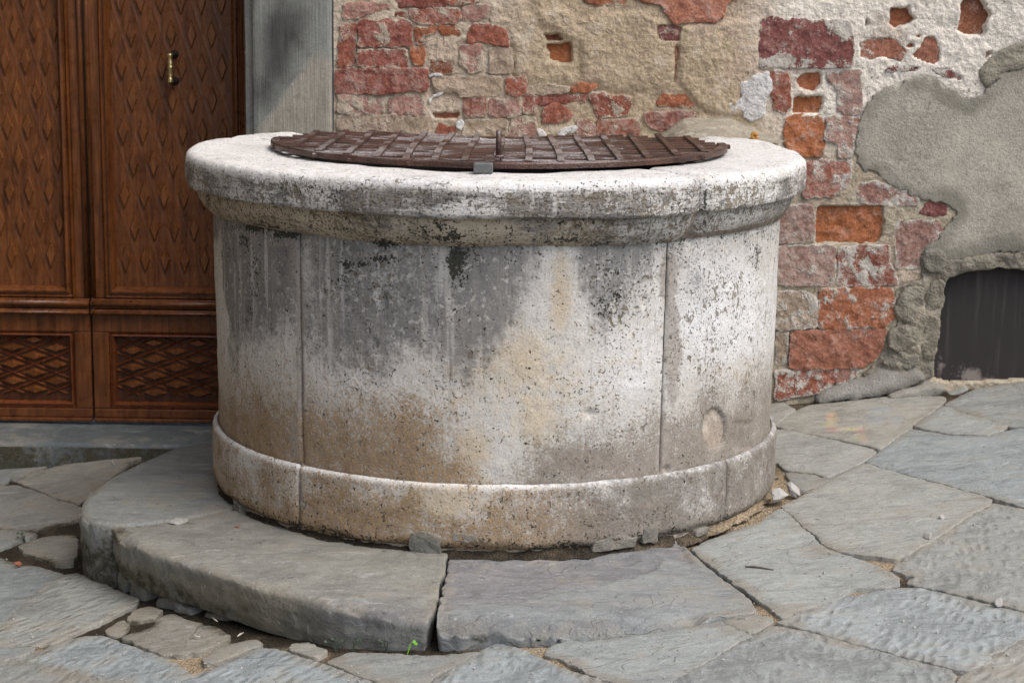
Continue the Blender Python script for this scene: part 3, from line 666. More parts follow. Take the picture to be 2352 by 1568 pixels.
# ================================================================== THE WELL
well = thing('stone_well', 'round weathered travertine well with moulded rim against the wall', 'well', (AX, 0, ZS))
Z0, ZP, ZM = 0.062, 0.240, 0.834         # foot of plinth, top of plinth, underside of moulding
def sweep(name, a0, a1, prof, Rfun, attrs_fn, disp, da=0.0062, gap=0.0022, arris=0.012):
    """A stone of the ring: profile (r, z) list swept from a0 to a1 degrees, ends closed and rounded."""
    n = max(6, int(math.radians(a1 - a0) / da))
    t0, t1 = math.radians(a0) + gap, math.radians(a1) - gap
    e = np.array([0, .002, .006, .012, .02]) / 0.8
    th = np.concatenate([t0 + e, np.linspace(t0 + .032, t1 - .032, n), (t1 - e)[::-1]])
    pr = np.asarray(prof, float); m = len(pr)
    T, J = np.meshgrid(th, np.arange(m), indexing='ij')
    r = pr[J, 0] + Rfun(T) ; z = pr[J, 1].copy()
    s = np.minimum(T - t0, t1 - T) * 0.8; k = np.clip(1 - s / arris, 0, 1); fall = arris * 0.55 * (1 - np.sqrt(1 - k * k))
    # outward normal of the profile in the (r, z) plane
    d = np.gradient(pr, axis=0); nr, nz = d[:, 1], -d[:, 0]; L = np.hypot(nr, nz) + 1e-9; nr, nz = nr / L, nz / L
    if nr[np.argmax(pr[:, 0])] < 0: nr, nz = -nr, -nz
    P = np.stack([r * np.cos(T), r * np.sin(T), z], -1).reshape(-1, 3)
    U, W = to_px(P + np.array([AX, 0, 0]))
    D = disp(P, U, W).reshape(T.shape) - fall
    r = r + D * nr[J]; z = z + D * nz[J]
    V = np.stack([AX + r * np.cos(T), r * np.sin(T), z], -1).reshape(-1, 3)
    F = grid_faces(len(th), m)
    F.append(tuple(range(m))); F.append(tuple((len(th) - 1) * m + j for j in range(m - 1, -1, -1)))
    U, W = to_px(V)
    return link_mesh(name, V, F, M_TRAV, well, attrs_fn(U, W, V))

GX = [480,508,522,600,660,690,760,850,950,1000,1080,1130,1160,1230,1255,1300,1340,1400,1460,1500,1540,1600,1700,1790]
GY = [560,560,835,800,780,800,835,845,855,865,850,830,745,700,600,590,690,760,700,650,690,660,590,560]
BX = [480,560,690,760,850,950,1050,1110,1150,1200,1300,1400,1530,1620,1700,1790]
BY = [900,885,890,930,915,930,985,1090,1120,1065,1000,985,955,885,865,850]
BLK = [(1048,600,26,48,.95), (1030,545,38,16,.8), (995,535,40,14,.55), (883,556,34,9,.9), (600,522,60,11,.8), (655,537,35,8,.85), (868,598,22,10,.7), (800,610,14,9,.75), (832,607,10,8,.6),
       (1095,560,45,8,.5), (1400,640,22,45,.48), (1380,705,28,30,.5), (1420,690,14,30,.45), (1290,552,60,7,.6), (1370,560,40,6,.55), (1480,555,60,6,.45), (1640,540,70,5,.35), (1020,520,26,14,.5),
       (585,640,12,60,.42), (575,700,12,50,.4), (780,660,20,25,.42), (560,560,14,30,.45), (1735,600,14,30,.42)]
def drum_attrs(U, W, V):
    n = fbm(V, 9, 4, 1.0) * 60; n2 = fbm(V * np.array([1, 1, .35]), 14, 3, 2.0) * 45
    gl = np.interp(U + n * .4, GX, GY) + n + n2
    grey = 0.92 * sstep(115, -95, W - gl)
    grey *= 1 - 0.75 * blobs(U, W, [(1270, 700, 60, 130, 1.0), (700, 620, 22, 60, .7)])
    grey *= np.where(U > 1500, .55, 1)
    grey *= 0.90 + .28 * fbm(V, 7, 4, 21.0)
    grey = np.maximum(grey, 0.06 + 0 * U)
    grey = np.maximum(grey, blobs(U, W, [(1600, 650, 40, 70, .6), (1643, 985, 24, 44, .85), (1705, 1000, 20, 30, .6), (1395, 900, 50, 60, .2), (900, 560, 400, 12, .3)]))
    bl = np.interp(U, BX, BY) + n * .7
    brown = 0.84 * sstep(-150, 130, W - bl)
    brown = np.maximum(brown, blobs(U, W, [(900, 980, 130, 70, .68), (560, 950, 50, 80, .7), (1330, 1060, 150, 60, 1.0), (1260, 1085, 60, 30, .9), (1480, 1040, 60, 60, .85), (1700, 980, 90, 90, .72)]))
    brown *= 1 - .8 * blobs(U, W, [(1110, 1010, 55, 110, 1), (1180, 900, 60, 90, .9)])
    warm = sstep(1230, 1080, U) * .9 + .1
    cream = blobs(U, W, [(1290, 680, 34, 120, .8), (1200, 830, 80, 110, .75), (1080, 1040, 70, 90, .7), (1230, 950, 80, 110, .7), (1450, 800, 60, 100, .35), (640, 1000, 60, 80, .4), (1700, 860, 60, 50, .45), (1180, 860, 300, 180, .52), (760, 900, 90, 60, .25), (1000, 585, 500, 18, .3)])
    white = blobs(U, W, [(1660, 720, 130, 160, 1.0), (1440, 830, 80, 120, .8), (1380, 860, 90, 70, .7), (850, 880, 150, 50, .6)])
    smear = blobs(U + n * .15, W, [(676, 600, 20, 60, .8), (690, 700, 13, 130, .9), (688, 850, 13, 160, .85), (680, 1000, 22, 100, .55), (1536, 640, 26, 100, .85), (1544, 800, 24, 170, .85), (1525, 980, 16, 120, .62), (1520, 1060, 22, 50, .7),
                                   (900, 585, 260, 10, .55), (640, 560, 60, 10, .6), (1180, 592, 120, 12, .35), (1455, 580, 90, 10, .4)])
    pit = 0.26 + blobs(U, W, [(1650, 720, 130, 170, .6), (860, 700, 120, 120, .35), (1420, 700, 90, 90, .5), (1000, 880, 200, 60, .3), (1350, 880, 80, 60, .3)])
    return {'grey': grey, 'brown': brown, 'warm': warm, 'cream': cream, 'smear': smear, 'pit': pit, 'white': white, 'bed': 0 * U, 'black': blobs(U, W, BLK) * 1.08 + .14 * sstep(650, 560, W)}
def plinth_attrs(U, W, V):
    n = fbm(V, 12, 3, 4.0)
    brown = 0.62 + .25 * n + blobs(U, W, [(1010, 1150, 60, 40, -.35 + .0)]) * 0
    brown = brown - .55 * blobs(U, W, [(1050, 1155, 75, 45, 1), (880, 1130, 60, 18, .6), (560, 1060, 40, 25, .5)]) + .25 * blobs(U, W, [(1330, 1210, 250, 60, 1), (800, 1200, 150, 40, .8)])
    topedge = sstep(.228, .240, V[:, 2])
    brown = brown * (1 - .6 * topedge)
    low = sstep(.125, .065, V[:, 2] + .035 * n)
    grey = .15 + .55 * sstep(1180, 1350, U) + .3 * n
    return {'grey': grey, 'brown': np.clip(brown + .5 * low, 0, 1.2), 'warm': sstep(1450, 1120, U) * .95, 'cream': blobs(U, W, [(1010, 1160, 150, 60, .8), (800, 1140, 150, 40, .5)]),
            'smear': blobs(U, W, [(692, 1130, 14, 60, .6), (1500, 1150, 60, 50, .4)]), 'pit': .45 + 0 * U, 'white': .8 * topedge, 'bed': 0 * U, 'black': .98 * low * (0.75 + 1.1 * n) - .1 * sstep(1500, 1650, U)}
def cap_attrs(U, W, V):
    n = fbm(V, 8, 3, 6.0); z = V[:, 2]
    under = sstep(.915, .90, z)                       # moulding: browner and less white
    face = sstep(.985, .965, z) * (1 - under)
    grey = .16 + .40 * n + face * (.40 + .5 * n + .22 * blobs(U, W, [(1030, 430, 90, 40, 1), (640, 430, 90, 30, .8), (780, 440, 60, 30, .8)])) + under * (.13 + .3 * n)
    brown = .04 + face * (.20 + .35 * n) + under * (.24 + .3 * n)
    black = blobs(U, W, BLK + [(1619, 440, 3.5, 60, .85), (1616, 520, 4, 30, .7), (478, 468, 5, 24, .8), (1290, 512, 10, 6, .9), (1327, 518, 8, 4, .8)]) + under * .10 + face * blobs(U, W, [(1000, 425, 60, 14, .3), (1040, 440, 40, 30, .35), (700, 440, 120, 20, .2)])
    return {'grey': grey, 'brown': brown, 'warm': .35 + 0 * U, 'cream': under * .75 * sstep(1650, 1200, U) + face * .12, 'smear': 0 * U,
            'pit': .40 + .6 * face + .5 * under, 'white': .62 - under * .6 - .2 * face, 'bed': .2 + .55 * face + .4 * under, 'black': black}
def disp_small(P, U, W): return 0.0030 * fbm(P, 7, 4, 9.0) + 0.0012 * fbm(P, 40, 3, 3.0)
def disp_drum(P, U, W):
    d = 0.0035 * fbm(P, 6, 4, 9.0) + 0.0014 * fbm(P, 45, 3, 3.0)
    e = np.sqrt(((U - 1643) / 27) ** 2 + ((W - 985) / 50) ** 2); d = d - .016 * sstep(1.05, .8, e)
    q = np.maximum(np.abs(U - 1705) / 22, np.abs(W - 1000) / 34); d = d - .005 * sstep(1.05, .85, q)
    for x, y, rx, ry in ((1355, 950, 14, 9), (880, 690, 10, 22), (745, 675, 8, 9), (860, 790, 8, 14), (1480, 690, 6, 14), (1530, 1078, 8, 9)):
        d = d - .007 * np.exp(-(((U - x) / rx) ** 2 + ((W - y) / ry) ** 2) ** 2)
    return d
def disp_cap(P, U, W):
    return -.014 * sstep(.30, .46, P[:, 1]) * sstep(.66, .56, np.abs(P[:, 0])) * (P[:, 2] > .96) + 0.0055 * fbm(P * np.array([1, 1, .6]), 5, 3, 11.0) + 0.0022 * fbm(P, 24, 3, 2.0) - .008 * np.exp(-(((U - 1060) / 40) ** 2 + ((W - 415) / 12) ** 2)) - .006 * np.exp(-(((U - 620) / 40) ** 2 + ((W - 370) / 12) ** 2))
# drum stones
zr = np.concatenate([np.linspace(ZP - .01, ZM + .004, 108)])
dprof = [(0.785 + 0.006 * (z - ZP) / .6, z) for z in zr]
RZ = lambda T: 0 * T
for a0, a1 in ((-128.2, -57.0), (-57.0, 24.0), (24.0, 128.0), (128.0, 231.8)):
    sweep('drum_stone', a0, a1, dprof, RZ, drum_attrs, disp_drum, da=0.0065 if a0 < 0 or a1 > 200 else .03)
# plinth stones
pprof = [(0.79, ZP + .001), (0.793, ZP + .001), (0.797, ZP - .001), (0.801, ZP - .006), (0.803, ZP - .013)] + [(0.803, z) for z in np.linspace(ZP - .02, Z0 + .015, 26)] + [(0.799, Z0 + .006), (0.79, Z0 - .002)]
pprof = pprof[::-1]
for a0, a1 in ((-128.0, -40.0), (-40.0, 60.0), (60.0, 150.0), (150.0, 232.0)):
    sweep('plinth_stone', a0, a1, pprof, RZ, plinth_attrs, lambda P, U, W: 0.004 * fbm(P, 8, 4, 5.0) + .0016 * fbm(P, 45, 3, 1.0) - .012 * sstep(.095, .07, P[:, 2] + .012 * fbm(P, 14, 3, 8.0)), da=.0065 if a0 < -30 or a1 > 200 else .02)
# mortar core behind the joints
ct = np.linspace(0, 2 * math.pi, 121)[:-1]
cv = np.array([(AX + R * math.cos(t), R * math.sin(t), z) for t in ct for R, z in ((0.785, .05), (0.792, .235), (0.7765, .245), (0.7795, .835), (0.80, .84), (.835, .93), (.82, .978), (.72, .978))])
cv[:, 1] = np.minimum(cv[:, 1], .51)
link_mesh('mortar_core', cv, grid_faces(120, 8, True), M_MORT, well, {'tint': np.tile((.33, .28, .23), (len(cv), 1))})
# rim stones
ANG = np.radians([-181, -20, -2, 8, 15.4, 22, 29.6, 33, 36, 40, 50, 181]); RAD = np.array([.865, .865, .868, .876, .884, .905, .935, .92, .895, .868, .865, .865])
def Rcap(T):
    a = (T + math.pi) % (2 * math.pi) - math.pi
    return np.minimum(np.interp(a, ANG, RAD), .55 / np.maximum(np.sin(a), .05))
def cap_profile(off):
    out = [(-.005, .834), (-.068 - .006, .834), (-.068, .8365), (-.058, .843), (-.047, .853), (-.038, .865), (-.031, .878), (-.027, .890), (-.025, .899), (-.0245, .9045), (-.022, .9065), (-.010, .9075), (-.0035, .9095), (-.0008, .9135), (0, .920)]
    out[0] = (-.095, .834)
    out += [(0.001, z) for z in np.linspace(.928, .966, 10)] + [(0, .974), (-.0008, .982), (-.003, .988), (-.0068, .993), (-.0125, .9968), (-.021, .9992)]
    out += [(-r, 1.0) for r in np.linspace(.036, .075, 6)]
    return [(r + off, z) for r, z in out]
def Rin(T):   # mouth of the shaft: an ellipse, a little longer front to back
    c, s = np.cos(T), np.sin(T); return 1 / np.sqrt((c / .575) ** 2 + (s / np.where(s > 0, .47, .668)) ** 2)
for a0, a1, off in ((-200.0, -53.6, 0.0), (-53.6, 52.0, -.012), (52.0, 125.0, 0.0), (125.0, 160.0, 0.001)):
    n = 0
    pr = cap_profile(0.0)
    t_mid = None
    def Rf(T, off=off): return Rcap(T) + off
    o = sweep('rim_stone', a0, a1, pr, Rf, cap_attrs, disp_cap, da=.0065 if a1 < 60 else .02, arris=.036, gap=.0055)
    # carry the bed of the stone on to the mouth of the shaft
    th = np.linspace(math.radians(a0) + .002, math.radians(a1) - .002, 60)
    th = np.concatenate([th[0] + np.array([0, .004, .009, .016, .024, .034]), np.linspace(th[0] + .045, th[-1] - .045, 48), th[-1] - np.array([.034, .024, .016, .009, .004, 0])])
    kk = np.clip(1 - np.minimum(th - th[0], th[-1] - th) * .8 / .036, 0, 1); fallb = .036 * .55 * (1 - np.sqrt(1 - kk * kk))
    rows = []
    for k in range(6):
        f = k / 4.0
        ro, ri = Rcap(th) + off - .074, Rin(th)
        r = ro + (ri - ro) * min(f, 1); z = np.full_like(th, 1.0 if k < 4 else (.992 if k == 4 else .975))
        if k == 3: r = ri + .012
        if k >= 4: r = ri
        Q = np.stack([r * np.cos(th), r * np.sin(th), z], 1); qu, qw = to_px(Q + np.array([AX, 0, 0]))
        rows.append(np.stack([AX + Q[:, 0], Q[:, 1], z - (fallb if k < 5 else 0) + (disp_cap(Q, qu, qw) * (1 if k < 4 else .5) if k < 5 else 0)], 1))
    V = np.stack(rows, 1).reshape(-1, 3); U, W = to_px(V)
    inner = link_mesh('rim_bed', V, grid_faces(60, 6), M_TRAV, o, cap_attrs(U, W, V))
# shaft
sv = np.array([(AX + Rin(np.array(t)) * math.cos(t), Rin(np.array(t)) * math.sin(t), z) for t in ct for z in (.978, .2, -.6, -1.6)] + [(AX, 0, -1.6)])
sf = grid_faces(120, 4, True); sf += [(i * 4 + 3, ((i + 1) % 120) * 4 + 3, 480) for i in range(120)]
link_mesh('shaft_lining', sv, sf, M_DEEP, well)
# slate wedges at the foot
for a, wd, hh, zz_, br in ((-101.5, .085, .06, .090, .85), (-94.5, .07, .020, .108, .8), (-148, .05, .03, .072, .6), (-67, .13, .035, .080, .75), (-60, .05, .05, .092, .65), (-47, .05, .02, .070, .9)):
    r0 = math.radians(a) * .806
    tile('slate_wedge', [(r0 - wd / 2, -hh / 2), (r0 + wd * .45, -hh * .55), (r0 + wd / 2, hh * .3), (r0 - wd * .1, hh / 2), (r0 - wd * .45, hh * .35)], vframe_factory(.8045, zz_), M_SLAB, well, shade(SL, br * .6, .09),
         step=.008, ostep=.006, bevel=.0025, thick=.04, relief=.006, freq=40, jit=.006, q=.05, extra=lambda U, W, V, d: {'chisel': np.zeros(len(V)), 'cleft': np.full(len(V), .5), 'moss': np.zeros(len(V))})

# dirt packed into the angle between plinth and paving
et = np.radians(np.linspace(150, 400, 420)); er = np.linspace(0, 1, 7); ET, ER = np.meshgrid(et, er, indexing='ij'); ET = ET.ravel(); ER = ER.ravel()
en = fbm(np.stack([np.cos(ET) * 14, np.sin(ET) * 14, 0 * ET], 1), 1, 4, 5.0, .6)
ew = .014 + .024 * en
eR = .785 + (.012 + ew) * ER
eb = np.where(np.cos(ET) * eR + AX > .42, SLOPE * (AX + np.cos(ET) * eR) + .006, ZS)
ez = eb - .006 + (.016 + .016 * en) * (1 - ER) ** 1.5 + .003 * fbm(np.stack([np.cos(ET) * eR, np.sin(ET) * eR, 0 * ET], 1), 60, 3)
ev = np.stack([AX + eR * np.cos(ET), eR * np.sin(ET), ez], 1); eu, evv = to_px(ev)
link_mesh('packed_earth', ev, grid_faces(420, 7), M_SAND, step_t, {'sand': .10 + .5 * blobs(eu, evv, [(1700, 1190, 130, 70, 1), (1800, 1120, 60, 60, 1)])})

# ================================================================== IRON GRATE
GC = -0.043; GR = 0.628
grate = thing('iron_grate', 'round rusty iron grate sagging over the mouth of the well', 'grate', (GC, 0, 1.0))
def gz(x, y=0): return 1.017 + 0.004 * ((x - GC) / .6) ** 2 - .030 * np.exp(-((x - GC) / .42) ** 2) * sstep(-.45, .6, np.asarray(y) + 0 * np.asarray(x))
def bar(name, y, half, wd, ht, zoff, jitter=0.0):
    n = 40; x = np.linspace(GC - half, GC + half + jitter, n); V = []
    z = gz(x, np.full(n, y)) + zoff + .0015 * fbm(np.stack([x * 6, x * 0 + y * 40, x * 0], 1), 1, 2)
    yy = y + .003 * fbm(np.stack([x * 3, x * 0 + y * 70, x * 0 + 4], 1), 1, 2)
    pr = [(-wd / 2, -ht), (-wd / 2, -.003), (-wd * .32, 0), (wd * .32, 0), (wd / 2, -.003), (wd / 2, -ht)]
    for i in range(n):
        for a, b in pr: V.append((x[i], yy[i] + a, z[i] + b))
    F = [(i * 6 + j, i * 6 + (j + 1) % 6, (i + 1) * 6 + (j + 1) % 6, (i + 1) * 6 + j) for i in range(n - 1) for j in range(6)]
    F += [tuple(range(5, -1, -1)), tuple((n - 1) * 6 + j for j in range(6))]
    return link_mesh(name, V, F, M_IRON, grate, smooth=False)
for k in range(15):
    y = -GR + .045 + k * (2 * GR - .09) / 14
    half = math.sqrt(max(GR ** 2 - y ** 2, .01)) + .008 * ((k * 7) % 3 - 1)
    bar('bar', y, half, .036, .011, 0.0, .012 * ((k * 5) % 4 - 1.5))
for k in range(15):
    x = -.588 + k * 1.092 / 14
    h = math.sqrt(GR ** 2 - (x - GC) ** 2) - .012
    n = 20; y = np.linspace(-h, h, n); V = []
    for i in range(n):
        z = float(gz(x, y[i])) + .0015 * math.sin(i * 2.1 + k)
        for a, b in ((-.0095, -.001), (-.0088, .0062), (.0088, .0062), (.0095, -.001)): V.append((x + a + .004 * math.sin(y[i] * 3 + k), y[i], z + b))
    F = [(i * 4 + j, i * 4 + (j + 1) % 4, (i + 1) * 4 + (j + 1) % 4, (i + 1) * 4 + j) for i in range(n - 1) for j in range(4)] + [(3, 2, 1, 0), tuple((n - 1) * 4 + j for j in range(4))]
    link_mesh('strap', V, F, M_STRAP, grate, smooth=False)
t = np.radians(np.linspace(178, 362, 90)); V = []
for a in t:
    x = GC + GR * math.cos(a); y = GR * math.sin(a); z = float(gz(x, y))
    for dr, dz in ((-.016, -.010), (-.016, .004), (.006, .004), (.008, .001), (.008, -.011)): V.append((x + dr * math.cos(a), y + dr * math.sin(a), z + dz))
F = [(i * 5 + j, i * 5 + (j + 1) % 5, (i + 1) * 5 + (j + 1) % 5, (i + 1) * 5 + j) for i in range(89) for j in range(5)] + [(4, 3, 2, 1, 0), tuple(89 * 5 + j for j in range(5))]
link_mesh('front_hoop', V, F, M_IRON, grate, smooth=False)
# staple and hasp
sx = float(on_y(np.array(1145.0), np.array(365.0), -.50)[0]); zb = float(gz(sx, -.5))
pts = [(sx, -.52, zb - .01), (sx, -.52, zb + .045)] + [(sx, -.495 - .025 * math.cos(a), zb + .045 + .025 * math.sin(a)) for a in np.linspace(.2, math.pi - .2, 9)] + [(sx, -.47, zb + .045), (sx, -.47, zb - .01)]
v, f = tube(pts, .0068, 8); link_mesh('staple', v, f, M_IRON, grate)
v, f = tube([(sx, -.52, zb + .004), (sx, -.52, zb + .012)], .014, 10); link_mesh('staple_collar', v, f, M_IRON, grate)
hx = float(on_y(np.array(1125.0), np.array(372.0), -.6)[0])
v, f = boxes([(hx - .012, hx + .012, -.655, -.50, zb + .005, zb + .011)]); bevel_mod(link_mesh('hasp', v, f, M_IRON, grate, smooth=False), .002)
pl = on_z(np.array(1110.0), np.array(388.0), 1.012); px, py = float(pl[0]), float(pl[1])
lock = thing('padlock', 'small grey padlock lying on the rim in front of the grate', 'padlock', (px, py, 1.002))
v, f = boxes([(px - .024, px + .024, py - .018, py + .018, 1.002, 1.028)]); bevel_mod(link_mesh('lock_body', v, f, M_LOCK, lock, smooth=False), .004, 3)
v, f = tube([(px - .012, py + .014, 1.014), (px - .012, py + .040, 1.020)] + [(px - .012 * math.cos(a), py + .040 + .012 * math.sin(a), 1.022) for a in np.linspace(.2, 2.94, 7)] + [(px + .012, py + .040, 1.020), (px + .012, py + .014, 1.014)], .0032, 8)
link_mesh('shackle', v, f, M_IRON, lock)

# ================================================================== BRICK WALL
YW = 0.87
wall = thing('brick_wall', 'old patched brick and mortar wall with crumbling plaster behind the well', 'wall', (0.6, YW, 0.05))
def wframe(a, b, h): return np.stack([a, YW - h, b], 1)
def wpoly(pts):
    a = np.array(pts, float); P = on_y(a[:, 0], a[:, 1], YW); return P[:, [0, 2]]
RED, DRED, ORG, BORG, PNK, PLUM, BEI, SAL, BRN = (.315, .112, .075), (.27, .095, .072), (.36, .135, .070), (.40, .148, .066), (.38, .205, .165), (.215, .085, .076), (.39, .305, .225), (.385, .165, .108), (.265, .108, .062)
LIM = (.50, .43, .34); LIW = (.56, .53, .47)
bricks = [  # outline, colour, lime coverage, lift, haze
 ([(792,11),(893,9),(897,20),(853,30),(813,44),(786,42),(793,22)], PNK, .35, .004, .2), ([(910,-4),(1023,-4),(1023,12),(988,17),(913,16)], DRED, .15, .008, .1),
 ([(901,27),(928,30),(935,38),(908,38)], DRED, .2, 0, .1), ([(938,22),(978,19),(1053,20),(1058,40),(1045,52),(978,54),(948,49)], RED, .35, .008, .3),
 ([(1026,1),(1103,-2),(1098,8),(1030,11)], RED, .35, .004, .1), ([(1063,15),(1123,11),(1118,42),(1070,51),(1060,38)], PNK, .2, .008, .3),
 ([(778,60),(817,56),(818,82),(811,150),(773,152),(781,100)], RED, .3, .006, .2), ([(824,49),(944,47),(944,106),(823,108)], DRED, .3, .012, .2),
 ([(822,114),(934,114),(936,155),(822,153)], DRED, .42, .010, .2), ([(953,66),(1003,62),(1000,77),(973,82),(970,102),(958,102)], ORG, .2, .004, .1),
 ([(1010,62),(1038,60),(1056,72),(1053,81),(1013,80)], ORG, .25, .004, .1), ([(943,110),(970,110),(976,125),(970,147),(950,150),(943,130)], ORG, .25, .006, .1),
 ([(1077,75),(1090,55),(1160,67),(1169,107),(1133,100),(1103,92),(1078,100)], RED, .2, .010, .15), ([(1059,106),(1103,102),(1108,130),(1110,160),(1078,167),(1060,150)], PNK, .45, .010, .3),
 ([(990,140),(1040,140),(1043,165),(1013,172),(988,160)], BRN, .4, .000, .2), ([(772,159),(980,160),(982,210),(945,207),(888,215),(770,214)], DRED, .12, .012, .25),
 ([(775,217),(863,220),(879,230),(879,262),(778,260)], PNK, .45, .008, .4), ([(895,225),(958,222),(978,235),(978,262),(895,262)], PNK, .25, .008, .3),
 ([(774,265),(980,267),(985,300),(978,318),(775,300)], BEI, .35, .008, .3), ([(993,177),(1150,174),(1154,205),(1138,221),(1060,220),(1048,210),(998,212)], BEI, .3, .010, .2),
 ([(1064,225),(1113,226),(1117,265),(1068,270)], RED, .2, .008, .3), ([(1126,110),(1173,110),(1176,165),(1126,168)], BEI, .45, .006, .3),
 ([(1163,180),(1207,178),(1205,215),(1181,220),(1163,214)], RED, .2, .010, .1), ([(1123,230),(1190,226),(1197,262),(1180,268),(1125,266)], PNK, .25, .010, .35),
 ([(1068,275),(1163,275),(1166,312),(1063,312)], BEI, .4, .008, .2), ([(990,258),(1055,257),(1053,273),(998,275)], BRN, .3, -.012, .1), ([(1000,303),(1010,285),(1025,293),(1023,312),(1000,314)], RED, .2, .0, .1),
 ([(1028,293),(1046,290),(1046,310),(1030,312)], RED, .3, .0, .1),
 ([(1254,100),(1311,96),(1316,118),(1311,145),(1291,146),(1264,136)], BORG, .08, -.022, .0), ([(1248,78),(1281,77),(1294,94),(1254,99)], BRN, .2, -.015, .0),
 ([(1451,-6),(1699,-6),(1666,10),(1661,38),(1643,50),(1546,53),(1531,28),(1518,12)], SAL, .05, .012, .15), ([(1336,-5),(1438,-5),(1438,10),(1356,10)], ORG, .2, .004, .1),
 ([(1511,56),(1566,60),(1562,97),(1516,93),(1508,75)], PLUM, .3, -.004, .1), ([(1551,102),(1560,104),(1557,160),(1552,193),(1545,190)], BRN, .2, -.006, .1),
 ([(1208,200),(1258,195),(1308,202),(1306,212),(1243,217),(1208,215)], BEI, .4, .008, .2), ([(1311,205),(1326,189),(1371,197),(1356,210),(1316,212)], ORG, .2, .006, .1),
 ([(1202,220),(1351,217),(1346,232),(1233,240),(1226,262),(1201,260)], DRED, .35, .004, .2), ([(1248,250),(1271,240),(1286,241),(1311,260),(1306,272),(1283,281),(1248,280)], RED, .2, .006, .2),
 ([(1351,212),(1391,214),(1391,222),(1446,222),(1446,247),(1438,265),(1373,270),(1361,240)], RED, .42, .006, .2), ([(1511,230),(1521,220),(1576,217),(1598,245),(1576,246),(1526,242),(1511,240)], ORG, .2, .002, .1),
 ([(1481,262),(1586,255),(1598,262),(1586,282),(1553,302),(1501,297),(1480,277)], DRED, .25, .008, .4), ([(1372,277),(1456,274),(1468,282),(1466,312),(1371,312)], RED, .3, .008, .35),
 ([(1326,277),(1356,275),(1368,295),(1366,312),(1328,310)], PNK, .4, .004, .3), ([(1176,270),(1228,270),(1233,312),(1170,312)], PNK, .4, .006, .3),
 ([(1745,46),(1764,42),(1950,50),(1958,100),(1958,152),(1840,155),(1746,154)], PLUM, .22, .010, .15),
 ([(1984,40),(1994,42),(2000,52),(1987,72)], BORG, .05, -.018, 0), ([(2045,17),(2089,14),(2094,32),(2104,45),(2086,59),(2054,66),(2043,56),(2044,30)], ORG, .06, -.022, .05),
 ([(2207,8),(2214,-4),(2254,-4),(2276,32),(2271,50),(2264,57),(2264,78),(2254,85),(2226,82),(2199,72),(2204,45)], BRN, .04, -.024, .1),
 ([(1974,100),(1989,91),(2044,85),(2061,97),(2084,117),(2071,140),(2029,132),(2006,137),(1976,132)], SAL, .25, -.003, .1), ([(2124,85),(2146,82),(2159,115),(2159,140),(2146,149),(2099,135),(2096,125),(2114,105)], SAL, .12, -.003, .1),
 ([(2101,85),(2111,75),(2121,85),(2111,92)], ORG, .1, -.008, 0), ([(2079,105),(2096,99),(2099,107),(2086,112)], ORG, .1, -.008, 0), ([(2266,120),(2276,117),(2280,125),(2262,140)], PNK, .3, -.01, .1),
 ([(2041,155),(2114,154),(2112,163),(2034,164)], PLUM, .55, .0, .3), ([(2139,157),(2176,160),(2209,177),(2209,186),(2151,170)], PLUM, .6, .0, .3),
 ([(1769,165),(1806,166),(1815,180),(1814,240),(1801,260),(1779,252),(1771,200)], RED, .25, .008, .25), ([(1826,187),(1844,167),(1886,162),(1889,192),(1874,212),(1839,205)], ORG, .15, -.018, .05),
 ([(1822,222),(1891,220),(1889,247),(1881,262),(1821,262)], BORG, .08, -.016, .05), ([(1895,172),(1976,160),(1979,225),(1979,257),(1949,268),(1924,252),(1924,212)], PNK, .3, .006, .4),
 ([(1806,267),(1891,266),(1894,312),(1892,354),(1880,360),(1816,358),(1801,325)], BORG, .1, .008, .1), ([(1899,267),(1974,270),(1964,315),(1956,360),(1924,362),(1924,332),(1896,322)], PNK, .4, .004, .45),
 ([(1850,370),(1954,369),(1956,407),(1944,425),(1910,451),(1845,453)], RED, .38, .008, .4), ([(1971,422),(2014,417),(2086,439),(2109,457),(2109,469),(2051,472),(1971,464)], PNK, .55, .002, .3),
 ([(1785,475),(1834,471),(1867,473),(1868,512),(1867,557),(1780,557)], PNK, .3, .008, .6), ([(1874,477),(1884,472),(2029,472),(2029,542),(2011,559),(1872,559)], BORG, .10, -.014, .12),
 ([(2111,490),(2134,465),(2154,464),(2172,477),(2171,492),(2149,496)], PLUM, .12, .0, .1), ([(2057,510),(2154,507),(2164,527),(2151,547),(2126,567),(2111,592),(2111,614),(2059,617),(2055,555)], PNK, .42, .004, .4),
 ([(1785,567),(1919,564),(1920,597),(1911,654),(1822,657),(1785,650)], PNK, .3, .010, .6), ([(1926,567),(2041,564),(2041,605),(2054,625),(2061,652),(1999,657),(1924,654)], RED, .45, .010, .4),
 ([(1783,669),(1846,672),(1876,687),(1876,752),(1783,756)], BEI, .5, .010, .3), ([(1884,665),(2049,660),(2052,687),(2054,730),(2034,749),(1879,753),(1880,705)], ORG, .30, .010, .2),
 ([(1816,762),(2036,755),(2031,784),(2020,805),(2004,828),(1979,843),(1812,845),(1814,800)], SAL, .06, .012, .08), ([(1784,762),(1811,764),(1810,790),(1806,830),(1782,840)], BEI, .5, .006, .2),
 ([(1779,851),(1917,845),(1919,876),(1889,901),(1779,918)], RED, .5, .010, .2), ([(1921,845),(1982,844),(1949,876),(1921,881)], PNK, .5, .006, .2),
]
